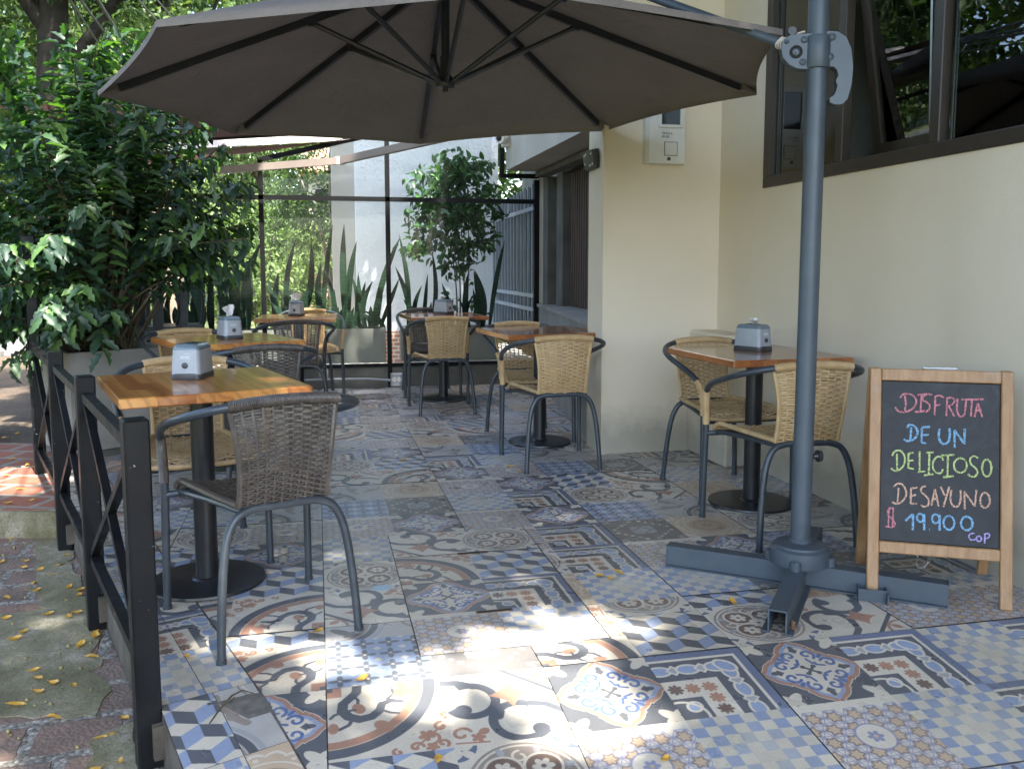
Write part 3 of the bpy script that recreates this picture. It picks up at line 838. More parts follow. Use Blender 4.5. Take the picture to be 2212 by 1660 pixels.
# the slab under it, with its raw concrete edge along the fence
sb = MB()
top = [(edge_c(1.1), 1.1), (2.75, 1.1), (2.75, 10.2), (-1.61, 10.2), (-1.61, 5.6), (edge_c(2.31), 2.31)]
zt = [ramp_z(y) - .010 for x, y in top]
sb.add([(x, y, z) for (x, y), z in zip(top, zt)] + [(x, y, -.4) for x, y in top], [(0, 1, 2, 3, 4), (11, 10, 9, 8, 7, 6)] + [(i, (i + 1) % 6, (i + 1) % 6 + 6, i + 6) for i in range(6)])
sb.f[0:1] = [(5, 0, 1), (5, 1, 2), (5, 2, 4), (4, 2, 3)]; sb.m = [0] * len(sb.f)
tag(sb.build('terrace_slab', M['slab_edge']), kind='structure')

# ------------------------------------------------------------------ the ground outside the terrace
def ground_mat(kind):
    m = NT(kind); co = m.coord('Object'); 
    if kind == 'pavers':
        mp = m.n('Mapping'); mp.inputs['Rotation'].default_value = (0, 0, R(-4)); m.l(co, mp.inputs[0])
        wob = m.n('MixRGB', blend_type='ADD'); wob.inputs[0].default_value = .03; m.l(mp.outputs[0], wob.inputs[1])
        nz = m.n('TexNoise'); nz.inputs['Scale'].default_value = 9; m.l(co, nz.inputs['Vector']); m.l(nz.outputs['Color'], wob.inputs[2])
        b = m.n('TexBrick', offset=.4); m.l(wob.outputs[0], b.inputs['Vector'])
        b.inputs['Color1'].default_value = (.15, .115, .09, 1); b.inputs['Color2'].default_value = (.22, .125, .09, 1)
        b.inputs['Scale'].default_value = 1.0; b.inputs['Brick Width'].default_value = .255; b.inputs['Row Height'].default_value = .205; b.inputs['Mortar Size'].default_value = .019; b.inputs['Mortar Smooth'].default_value = .15
        vo = m.n('TexVoronoi'); m.l(co, vo.inputs['Vector']); vo.inputs['Scale'].default_value = 75
        peb = m.mix(.5, m.ramp(vo.outputs['Color'], [(0, (.09, .08, .065, 1)), (.5, (.25, .225, .185, 1)), (1, (.46, .43, .38, 1))]), m.ramp(vo.outputs['Distance'], [(.2, (1, 1, 1, 1)), (.6, (.3, .27, .22, 1))]), 'MULTIPLY')
        brickc = m.mix(.6, b.outputs['Color'], m.ramp(m.noise(co, 7, 6, .65), [(.3, (.5, .48, .44, 1)), (.5, (.9, .88, .84, 1)), (.7, (1.35, 1.3, 1.2, 1))]), 'MULTIPLY')
        pav = m.mix(b.outputs['Fac'], brickc, peb)
        m.set(Base_Color=pav, Roughness=.9)
        hgt = m.math('ADD', m.math('MULTIPLY', m.math('SUBTRACT', 1.0, b.outputs['Fac']), .8), m.math('MULTIPLY', vo.outputs['Distance'], -.35))
        m.bump(hgt, .8, .012)
    elif kind == 'mossy':
        vo = m.n('TexVoronoi'); m.l(co, vo.inputs['Vector']); vo.inputs['Scale'].default_value = 90
        conc = m.ramp(m.noise(co, 3.4, 9, .72, .4), [(.30, (.085, .078, .03, 1)), (.45, (.15, .135, .065, 1)), (.56, (.22, .195, .12, 1)), (.66, (.35, .315, .23, 1)), (.8, (.48, .44, .35, 1))])
        grit = m.noise(co, 95, 5, .85)
        conc = m.mix(m.ramp(grit, [(.50, 0), (.66, .85)]), conc, (.055, .048, .032, 1))
        conc = m.mix(m.ramp(m.noise(co, 130, 3, .8), [(.62, 0), (.72, .6)]), conc, (.50, .47, .40, 1))
        m.set(Base_Color=m.mix(m.ramp(vo.outputs['Distance'], [(.0, .55), (.16, 0)]), conc, (.30, .26, .16, 1)), Roughness=.92)
        m.bump(m.noise(co, 75, 6, .75), .7, .008)
    elif kind == 'orange_pavers':
        mp = m.n('Mapping'); mp.inputs['Rotation'].default_value = (0, 0, R(20)); m.l(co, mp.inputs[0])
        b = m.n('TexBrick', offset=.5); m.l(mp.outputs[0], b.inputs['Vector'])
        b.inputs['Color1'].default_value = (.33, .115, .06, 1); b.inputs['Color2'].default_value = (.22, .08, .05, 1); b.inputs['Mortar'].default_value = (.26, .22, .17, 1)
        b.inputs['Scale'].default_value = 1.0; b.inputs['Brick Width'].default_value = .26; b.inputs['Row Height'].default_value = .2; b.inputs['Mortar Size'].default_value = .02
        m.set(Base_Color=m.mix(.55, b.outputs['Color'], m.ramp(m.noise(co, 8, 6, .65), [(.3, (.5, .45, .42, 1)), (.7, (1.1, 1.1, 1.1, 1))]), 'MULTIPLY'), Roughness=.9)
        m.bump(m.math('ADD', m.math('SUBTRACT', 1.0, b.outputs['Fac']), m.math('MULTIPLY', m.noise(co, 50, 5, .7), .5)), .6, .01)
    elif kind == 'litter':
        vo = m.n('TexVoronoi'); m.l(co, vo.inputs['Vector']); vo.inputs['Scale'].default_value = 26
        c1 = m.ramp(m.noise(co, 3, 7, .7), [(.3, (.05, .034, .022, 1)), (.6, (.085, .062, .04, 1)), (.8, (.125, .10, .065, 1))])
        c2 = m.mix(m.ramp(vo.outputs['Distance'], [(.12, .8), (.3, 0)]), c1, m.ramp(vo.outputs['Color'], [(0, (.14, .07, .03, 1)), (1, (.22, .15, .06, 1))]))
        m.set(Base_Color=c2, Roughness=.95); m.bump(m.noise(co, 45, 5, .7), .8, .02)
    elif kind == 'asphalt':
        m.set(Base_Color=m.mix(.6, m.ramp(m.noise(co, 2, 6, .6), [(.3, (.075, .075, .078, 1)), (.7, (.125, .125, .125, 1))]), m.ramp(m.noise(co, 90, 3, .7), [(.3, .7), (.7, 1.2)]), 'MULTIPLY'), Roughness=.85)
        m.bump(m.noise(co, 120, 3), .4, .006)
    else:
        m.set(Base_Color=m.ramp(m.noise(co, 1.1, 7, .65), [(.3, (.05, .065, .022, 1)), (.6, (.11, .125, .045, 1)), (.8, (.19, .15, .08, 1))]), Roughness=.95)
        m.bump(m.noise(co, 30, 5, .7), .8, .03)
    return m.mat
for k in ('mossy', 'pavers', 'orange_pavers', 'litter', 'asphalt', 'turf'): M[k] = ground_mat(k)
M['bounce_ground'] = mottled('pale_bounce_ground', (.36, .34, .30, 1), (.46, .44, .40, 1), 3, .9, .3, 40)

def sheet(name, pts, z, mat, thick=0.0):
    b = MB(); n = len(pts)
    if thick: b.prism(pts, z - thick, z)
    else: b.add([(x, y, z) for x, y in pts], [tuple(range(n))])
    return tag(b.build(name, mat), kind='structure')
sheet('ground', [(-160, -60), (160, -60), (160, 220), (-160, 220)], -.30, M['turf'])
sheet('sidewalk', [(-3.6, -3.2), (.62, -3.2), (edge_c(1.1) , 1.1), (edge_c(4.5) - .002, 4.5), (-3.6, 5.05)], -.155, M['pavers'], .1)
def ragged(pts, step=.05, amp=.014, seed=1):
    r_ = random.Random(seed); out = []
    for a, c in zip(pts, pts[1:] + pts[:1]):
        n_ = max(1, int(math.hypot(c[0] - a[0], c[1] - a[1]) / step))
        for k in range(n_): t = k / n_; out.append((a[0] + (c[0] - a[0]) * t + r_.gauss(0, amp), a[1] + (c[1] - a[1]) * t + r_.gauss(0, amp)))
    return out
sheet('sidewalk_slab', ragged([(-2.3, 2.72), (-.93, 2.66), (-.63, 2.60), (-.83, 3.42), (-1.0, 3.50), (-2.3, 3.42)]), -.1515, M['mossy'], .05)
sheet('sidewalk_slab', ragged([(-.62, 1.6), (edge_c(1.6) - .02, 1.6), (edge_c(2.52) - .02, 2.52), (-.61, 2.52)], seed=2), -.1505, M['mossy'], .05)
sheet('sidewalk_slab', ragged([(edge_c(3.5) - .20, 3.5), (edge_c(3.45) - .02, 3.45), (edge_c(4.44) - .02, 4.44), (edge_c(4.44) - .16, 4.44)], seed=3), -.1495, M['mossy'], .05)
sheet('upper_sidewalk', [(-3.6, 5.02), (edge_c(4.47) - .004, 4.47), (-1.62, 5.6), (-1.62, 6.2), (-3.6, 6.75)], -.022, M['orange_pavers'], .26)
sheet('verge', [(-6.4, 6.75), (-3.6, 6.75), (-1.62, 6.2), (-1.62, 9.2), (-2.6, 9.25), (-2.8, 12.9), (-6.4, 13.0)], -.045, M['litter'], .2)
sheet('forecourt', [(.62, -3.2), (6, -3.2), (6, 1.1), (edge_c(1.1) , 1.1)], -.16, M['concrete'], .1)
sheet('road', [(-30, 13.0), (-6.4, 13.0), (-3.9, 12.9), (-7.5, 26), (-30, 34)], -.06, M['asphalt'], .2)
b = MB(); b.bar((-6.4, 12.93, -.03), (-4.15, 12.82, -.03), .14, .12); b.build('road_kerb', M['concrete'])
tag(bpy.data.objects['road_kerb'], kind='structure')
# mossy riser of the upper sidewalk
b = MB(); b.bar((-3.6, 5.005, -.1), (edge_c(4.46) - .01, 4.455, -.1), .03, .15)
tag(b.build('sidewalk_step', M['mossy']), kind='structure')
# ground behind the glass, made pale to bounce sunlight onto the white wall
sheet('bounce_sheet', [(-2.6, 9.25), (3.2, 9.25), (3.2, 13.5), (-2.8, 13.5)], -.05, M['bounce_ground'], .2)

# ------------------------------------------------------------------ the cafe building on the right
def part(name, parent, mat, boxes, bev=0.0, smooth=False):
    b = MB()
    for c, s in boxes: b.box(c, s, bev=bev)
    return b.build(name, mat, parent, smooth)
cafe = thing('cafe_building', 'cream plastered cafe building with a deep pillar and a brown strip window', 'building', (2.435, 5.0, 0))
# wall face with the window opening (local x to the inside, local y along the wall)
wx = .11
part('wall', cafe, M['plaster'], [
    ((wx, -3.48, .79), (.22, 7.04, 1.58)), ((wx, -3.48, 3.09), (.22, 7.04, .78)),
    ((wx, -.26, 2.14), (.22, .56, 1.12)), ((wx, -6.6, 2.14), (.22, .8, 1.12))])
pb = MB(); pb.prism([(-.745, 0), (.22, 0), (.22, .29), (-.745, .29)], 0, 3.48); pb.build('pillar', M['plaster'], cafe)
part('pillar_side', cafe, M['plaster'], [((-.747, .146, 1.74), (.008, .288, 3.478))])
part('bench_ledge', cafe, M['plaster'], [((-.0925, -.26, .38), (.183, .52, .76))], .012)
part('ceiling_slab', cafe, M['concrete'], [((2.2, -2.9, 3.55), (4.5, 8.2, .135))])
part('unseen_upper_storey', cafe, M['plaster'], [((2.3, -2.9, 5.5), (4.4, 6.38, 3.75))])  # unseen floor, added to keep the sun off the right side
# recessed strip window
win = MB(); fw = .065
y0, y1, z0, z1 = -6.2, -.54, 1.58, 2.70
for (c, s) in (((.02, (y0 + y1) / 2, z0 + .03), (.06, y1 - y0, .06)), ((.02, (y0 + y1) / 2, z1 - .03), (.06, y1 - y0, .06)),
               ((.02, y1 - .03, (z0 + z1) / 2), (.06, .06, z1 - z0 - .12)), ((.02, y0 + .03, (z0 + z1) / 2), (.06, .06, z1 - z0 - .12))): win.box(c, s, bev=.004)
for yy in (-1.24, -1.90, -3.2, -4.5): win.box((.022, yy, (z0 + z1) / 2), (.05, .06, z1 - z0 - .12), bev=.004)
frame = win.build('window_frame', M['alu_brown'], cafe)
gl = MB(); gl.box((.034, -.905, 2.14), (.006, .60, .99)); gl.build('pane', M['glass_window'], frame)
for (a, b_) in ((-3.15, -1.95), (-4.45, -3.25), (-6.1, -4.55)):
    g = MB(); g.box((.034, (a + b_) / 2, 2.14), (.006, b_ - a, .99)); g.build('pane', M['glass_window'], frame)
# top hung sash, pushed open at the foot
sa = MB(); sw, sh = .56, .98; Ms = Matrix.Rotation(R(-9), 4, 'Y')
def P(c): return Ms @ Vector(c)
for (c, s) in (((0, 0, -sh + .03), (.035, sw, .06)), ((0, 0, -.03), (.035, sw, .06)), ((0, sw / 2 - .025, -sh / 2), (.035, .05, sh - .12)), ((0, -sw / 2 + .025, -sh / 2), (.035, .05, sh - .12))): sa.box(P(c), s, Ms.to_3x3())
sash = sa.build('open_sash', M['alu_brown'], cafe, loc=(.03, -1.57, 2.63))
g = MB(); g.box(P((0, 0, -sh / 2)), (.006, sw - .1, sh - .12), Ms.to_3x3()); g.build('sash_pane', M['glass_window'], sash)
stay = MB(); stay.bar((0, -.27, -.9), (-.02, -.27, -.35), .012, .012); stay.build('stay_arm', M['steel'], sash)
# the dim room behind the glass
rm = MB(); rm.quad((.22, -6.3, .4), (3.4, -6.3, .4), (3.4, -.3, .4), (.22, -.3, .4)); rm.quad((3.4, -6.3, .4), (3.4, -.3, .4), (3.4, -.3, 3.0), (3.4, -6.3, 3.0))
rm.quad((.22, -.45, .4), (3.4, -.45, .4), (3.4, -.45, 3.0), (.22, -.45, 3.0)); rm.quad((.22, -6.3, .4), (3.4, -6.3, .4), (3.4, -6.3, 3.0), (.22, -6.3, 3.0)); rm.quad((.22, -6.3, 3.0), (3.4, -6.3, 3.0), (3.4, -.3, 3.0), (.22, -.3, 3.0))
rm.build('room', M['interior'], cafe)
cu = MB()
for i in range(9):
    yy = -2.05 - .055 * i; cu.bar((.20 + .012 * (i % 2), yy, 1.66), (.21 + .012 * (i % 2), yy + .10 if i > 4 else yy + .02, 2.68), .012, .05)
cu.build('curtain', M['curtain'], cafe)
cu = MB()
for i in range(8): cu.bar((.205 + .014 * (i % 2), -.52 - .05 * i, 1.60), (.205 + .014 * (i % 2), -.52 - .05 * i, 2.69), .02, .05)
cu.build('curtain', M['curtain'], cafe)
tb = MB(); tb.box((1.5, -2.6, 1.5), (.8, 1.4, .06)); tb.box((1.5, -2.6, .95), (.1, .1, 1.08)); tb.build('counter', M['wood_red'], cafe)

# the wing further back: parapet, shutter, columns and the balcony beam over the passage
wing = thing('rear_wing', 'dim grey rear wing with a brown roller shutter above a low parapet', 'building', (1.87, 6.8, 0))
pb = MB(); pb.prism([(-.155, -1.50), (.14, -1.50), (.42, 1.52), (.27, 1.52)], 0, .76); pb.build('parapet', M['concrete'], wing)
pb = MB(); pb.prism([(-.17, -1.50), (.42, -1.50), (.46, 1.52), (.25, 1.52)], .762, .79); pb.build('parapet_cap', M['concrete'], wing)
sh_ = MB(); sh_.box((.42, -.31, 1.39), (.02, 2.3, 1.22))
for i in range(34): sh_.box((.405, -1.43 + .068 * i, 1.39), (.022, .045, 1.2))
sh_.build('roller_shutter', mottled('dark_brown_shutter', (.05, .030, .024, 1), (.075, .045, .036, 1), 6, .6), wing)
for (xx, yy, w) in ((.40, 1.0, .20), (.36, 1.36, .16)):
    c_ = MB(); c_.box((xx, yy, 1.39), (.14, w, 1.23), bev=.006); c_.build('column', M['concrete_dark'], wing)
part('back_wall', wing, M['concrete_dark'], [((.60, .15, 1.2), (.1, 3.2, 2.38))])
bm_ = MB(); bm_.prism([(-.06, -1.46), (.72, -1.46), (.72, 1.53), (-.06, 1.53)], 2.075, 2.95); bm_.build('balcony_beam', M['beam_concrete'], wing)
part('unseen_upper_storey', wing, M['plaster_white'], [((1.6, .035, 4.1), (3.2, 2.97, 2.29))])  # unseen floor, added to shade the white wall behind the glass
part('beam_edge', wing, M['concrete_dark'], [((.27, -.02, 2.035), (.12, 2.9, .05))])
part('wall_end', wing, M['plaster_white'], [((.30, 1.56, 1.02), (.06, .05, 2.03))])

# white house wall behind the glass and its brick foot
house = thing('white_house', 'white rough stuccoed house wall with a brick foot behind the glass screen', 'house', (1.35, 11.0, 0))
part('wall', house, M['stucco'], [((0, .15, 2.6), (1.72, .3, 4.5))])
part('brick_foot', house, M['brick_small'], [((0, .14, .12), (1.71, .3, .46))])
part('corner_pier', house, mottled('beige_render', (.40, .38, .34, 1), (.46, .44, .40, 1), 3, .85), [((-1.0, .45, 2.3), (.28, .5, 4.6))])
part('side_wall', house, M['stucco'], [((.85, 2.2, 2.6), (.3, 3.8, 4.5))])
# side gate of upright bars
gate = thing('bar_gate', 'tall dark blue grey gate of close upright bars beside the white wall', 'gate', (2.17, 9.75, 0))
gb = MB(); n = 14
A, B = Vector((.06, 1.22, 0)), Vector((-.02, -1.3, 0))
for i in range(n):
    p = A.lerp(B, i / (n - 1)); gb.bar((p.x, p.y, .35), (p.x, p.y, 1.90 + .10 * i / n), .024, .024)
M['gate_blue'] = mottled('blue_grey_gate_paint', (.26, .29, .34, 1), (.34, .37, .42, 1), 6, .45)
gb.build('bars', M['gate_blue'], gate)
rl = MB()
for z in (.40, .86, .72, 1.74): rl.bar((A.x, A.y, z), (B.x, B.y, z), .03, .04)
rl.build('rails', M['gate_blue'], gate)
pn = MB(); pn.bar((A.x + .05, A.y, 1.1), (B.x + .05, B.y, 1.1), .01, 1.75); pn.build('backing_sheet', mottled('dark_backing', (.008, .010, .014, 1), (.014, .017, .022, 1), 4, .7), gate)
wb = MB(); wb.bar((2.75, 11.4, 1.5), (2.75, 8.6, 1.5), .1, 3.0); tag(wb.build('neighbour_wall', M['concrete_dark']), 'dark grey neighbouring wall standing behind the bar gate', 'wall')

# ------------------------------------------------------------------ glass screen at the end of the terrace
scr = thing('glass_screen', 'frameless looking glass screen in thin black steel frame on a concrete kerb', 'glass screen', (0, 8.35, 0))
def hb(name, segs, w=.042):
    b = MB()
    for a, c in segs: b.bar(a, c, w, w)
    return b.build(name, M['frame_black'], scr)
hb('post', [((-.48, 0, .02), (-.48, 0, 2.12))]); hb('post', [((.67, 0, .0), (.67, 0, 2.62))])
hb('post', [((2.12, .0, .02), (2.12, 0, 1.995))], .05); hb('post', [((-2.1, 0, .02), (-2.1, 0, 2.1))]); hb('post', [((1.775, 0, 2.05), (1.775, 0, 2.6))])
hb('transom', [((-2.1, 0, 1.785), (2.095, 0, 1.785))]); hb('jog_rail', [((1.754, 0, 2.03), (2.145, 0, 2.03))])
hb('sloping_top_rail', [((-.5, 0, 2.115), (.67, 0, 2.41))]); hb('sloping_top_rail', [((.691, 0, 2.415), (1.755, 0, 2.60))]); hb('bottom_rail', [((-2.1, 0, .215), (2.095, 0, .215))], .03)
def pane(pts):
    b = MB(); n = len(pts); b.add([(x, -.004, z) for x, z in pts] + [(x, .004, z) for x, z in pts], [tuple(range(n)), tuple(range(n, 2 * n))[::-1]] + [(i, (i + 1) % n, n + (i + 1) % n, n + i) for i in range(n)])
    b.build('pane', M['glass'], scr)
for x0, x1 in ((-2.078, -.502), (-.458, .648), (.692, 2.094)): pane([(x0, .232), (x1, .232), (x1, 1.763), (x0, 1.763)])
pane([(-.458, 1.807), (.648, 1.807), (.648, 2.38), (-.458, 2.10)]); pane([(.692, 1.807), (2.094, 1.807), (2.094, 2.008), (1.753, 2.008), (1.753, 2.57), (.692, 2.39)])
kb = MB(); kb.box((0, .09, .085), (4.4, .2, .23), bev=.01); kb.build('kerb', M['concrete_dark'], scr)
# thin, slightly milky sheets before the lower panes, starting at a line
fl = MB()
for x0, x1 in ((-2.078, -.502), (-.458, .648), (.692, 2.094)): fl.quad((x0, -.008, .87), (x1, -.008, .87), (x1, -.008, 1.76), (x0, -.008, 1.76))
fl.build('milky_sheet', glass_mat('pale_milky_glass', (.97, .985, .98, 1), .08, .007), scr)
tag(scr, 'clear glass screen in a thin black steel frame closing the far end of the terrace', 'glass screen')
# conduit and socket on the kerb
cd_ = MB(); cd_.tube([(-1.9, 8.31, .095), (.1, 8.31, .095), (.45, 8.31, .09), (.68, 8.31, .07)], .011, 8); tag(cd_.build('conduit_pipe', M['grey_plastic'], smooth=True), 'thin grey conduit pipe running low along the kerb of the glass screen', 'pipe')
so = thing('power_socket', 'grey double power socket box low on the kerb by the glass post', 'socket', (.73, 8.315, .02))
b = MB(); b.box((0, 0, .055), (.115, .05, .125), bev=.006); b.build('box', M['grey_plastic'], so)
for s_ in (-1, 1):
    b = MB(); b.lathe([(.022, 0), (.022, .006), (0, .006)], 14, (s_ * .027, -.026, .06), axis=Matrix.Rotation(R(90), 3, 'X')); ot = b.build('outlet', M['white_plastic'], so)
    b = MB()
    for dx in (-.007, .007): b.box((s_ * .027 + dx, -.0335, .064), (.003, .003, .012))
    b.build('slots', M['slot_black'], ot)

# meter cabinet, floodlight, camera
mt = thing('meter_box', 'white electric meter box with a dark viewing window on the cream pillar', 'meter box', (2.05, 5.0, 1.76))
b = MB(); b.prism([(-.125, 0), (.125, 0), (.125, -.05), (.112, -.075), (-.112, -.075), (-.125, -.05)], 0, .48); b.build('case', M['white_plastic'], mt)
b = MB()
for (c, s) in (((.02, -.082, .215), (.155, .014, .02)), ((.02, -.082, .455), (.155, .014, .02)), ((-.048, -.082, .335), (.02, .014, .22)), ((.088, -.082, .335), (.02, .014, .22))): b.box(c, s, bev=.004)
b.build('window_rim', M['white_plastic'], mt)
b = MB(); b.box((.02, -.0775, .335), (.116, .004, .22)); b.build('viewing_window', M['dark_glass'], mt)
b = MB(); b.box((.02, -.0765, .335), (.10, .003, .2)); b.build('dark_dial', M['slot_black'], mt)
b = MB(); b.box((.025, -.078, .085), (.078, .006, .075), bev=.003); lid = b.build('breaker_flap', M['white_plastic'], mt)
b = MB(); b.box((.025, -.0765, .085), (.084, .002, .081)); b.build('flap_gap', M['slot_black'], mt)
b = MB(); b.lathe([(.011, 0), (.011, .006), (.006, .008), (0, .008)], 14, (.012, -.076, .026), axis=Matrix.Rotation(R(90), 3, 'X')); b.build('lock', M['dark_grey_plastic'], mt, True)

def text_mesh(body, size, mat, parent, loc, rot=(R(90), 0, 0), name='lettering', align='CENTER', shear=0.0, ext=.0006):
    cu_ = bpy.data.curves.new(name, 'FONT'); cu_.body = body; cu_.size = size; cu_.align_x = align; cu_.extrude = ext; cu_.shear = shear
    o = bpy.data.objects.new(name, cu_); COL.objects.link(o); bpy.context.view_layer.update()
    me_ = bpy.data.meshes.new_from_object(o.evaluated_get(bpy.context.evaluated_depsgraph_get()))
    bpy.data.objects.remove(o); bpy.data.curves.remove(cu_)
    me_.name = name; me_.materials.clear(); me_.materials.append(mat)
    t = link(name, me_, parent, loc); t.rotation_euler = rot
    return t
text_mesh('TRAN 6\n45-50', .020, M['ink'], mt, (-.035, -.0765, .168), align='LEFT')

fld = thing('floodlight', 'small black floodlight on the white side of the pillar', 'floodlight', (1.69, 5.19, 1.80))
b = MB(); b.box((-.02, 0, 0), (.036, .22, .115), Matrix.Rotation(R(-10), 3, 'Y'), bev=.006); b.build('housing', M['dark_plastic'], fld)
b = MB(); b.box((-.042, 0, .004), (.006, .20, .10), Matrix.Rotation(R(-10), 3, 'Y')); lens = b.build('lens', M['dark_plastic'], fld)
b = MB()
for (yy, zz) in ((-.07, .03), (.06, .03), (-.07, -.03), (.07, -.02), (.03, .035), (-.02, -.035)): b.box((-.0455 - zz * .17, yy, zz), (.004, .016, .010))
b.build('light_chips', M['white_plastic'], lens)
b = MB(); b.box((-.004, 0, -.0), (.03, .06, .04)); b.build('bracket', M['dark_plastic'], fld)
cc = thing('security_camera', 'white dome eyed security camera on the corner of the concrete beam', 'camera', (1.80, 8.2, 2.35))
b = MB(); b.box((.0, .03, 0), (.10, .09, .13), bev=.01); b.build('mount', M['white_plastic'], cc)
b = MB(); b.lathe([(.0, -.05), (.028, -.047), (.045, -.03), (.052, 0), (.052, .06), (0, .06)], 18, (-.055, -.05, .0), axis=Matrix.Rotation(R(-50), 3, 'Z') @ Matrix.Rotation(R(90), 3, 'X')); 
eye = b.build('housing', M['white_plastic'], cc, True)
b = MB(); b.lathe([(0, -.045), (.02, -.04), (.03, -.028), (.03, 0)], 16, (-.085, -.075, 0), axis=Matrix.Rotation(R(-50), 3, 'Z') @ Matrix.Rotation(R(-90), 3, 'X')); b.build('lens', M['slot_black'], eye, True)

# ------------------------------------------------------------------ rattan bistro chairs
def smooth_path(pts, n=6):
    P_ = [Vector(p) for p in pts]; out = []
    for i in range(len(P_) - 1):
        p0, p1, p2, p3 = P_[max(i - 1, 0)], P_[i], P_[i + 1], P_[min(i + 2, len(P_) - 1)]
        for k in range(n):
            t = k / n
            out.append(.5 * ((2 * p1) + (p2 - p0) * t + (2 * p0 - 5 * p1 + 4 * p2 - p3) * t * t + (3 * p1 - p0 - 3 * p2 + p3) * t ** 3))
    out.append(P_[-1]); return out
def resample(pts, step):
    L = [0.0]
    for a, b in zip(pts[:-1], pts[1:]): L.append(L[-1] + (b - a).length)
    n = max(2, int(L[-1] / step)); out = []; j = 0
    for i in range(n + 1):
        s = L[-1] * i / n
        while j < len(L) - 2 and L[j + 1] < s: j += 1
        t = (s - L[j]) / max(1e-9, L[j + 1] - L[j]); out.append(pts[j].lerp(pts[j + 1], min(1, t)))
    return out
def wrap(mb, pts, r, pitch=.0052, seg=8):
    q = resample(pts, pitch / 2)
    mb.tube(q, [r if i % 2 else r * .90 for i in range(len(q))], seg)
def weave(mb, S, rows, stakes, amp, sw, th, rng):
    """S(u, v) -> point; strands run along u over and under the stakes"""
    def nrm(u, v):
        e_ = .01
        a = S(min(u + e_, 1), v) - S(max(u - e_, 0), v); b = S(u, min(v + e_, 1)) - S(u, max(v - e_, 0))
        return a.cross(b).normalized(), b.normalized()
    for i in range(rows):
        v = (i + .5) / rows; pts = []
        ns = 2 * (stakes - 1)
        for k in range(ns + 1):
            u = k / ns; n_, b_ = nrm(u, v); 
            o = amp * (1 if ((k // 2) + i) % 2 else -1) if k % 2 == 0 else 0
            vv = v + (rng.random() - .5) * .22 / rows
            pts.append((S(u, min(1, max(0, vv))) + n_ * o, n_, b_))
        vs = []; fs = []
        for (p, n_, b_) in pts:
            for (a, c) in ((1, 1), (1, -1), (-1, -1), (-1, 1)): vs.append(p + b_ * (a * sw / 2) + n_ * (c * th / 2))
        for k in range(ns):
            for q in range(4): fs.append((k * 4 + q, k * 4 + (q + 1) % 4, k * 4 + 4 + (q + 1) % 4, k * 4 + 4 + q))
        mb.add(vs, fs)
    for j in range(stakes):
        u = j / (stakes - 1); vs = []; fs = []
        for k in range(13):
            v = k / 12; n_, b_ = nrm(u, v); t_ = n_.cross(b_); p = S(u, v)
            for (a, c) in ((1, 1), (1, -1), (-1, -1), (-1, 1)): vs.append(p + t_ * (a * .0035) + n_ * (c * .0016))
        for k in range(12):
            for q in range(4): fs.append((k * 4 + q, k * 4 + (q + 1) % 4, k * 4 + 4 + (q + 1) % 4, k * 4 + 4 + q))
        mb.add(vs, fs)

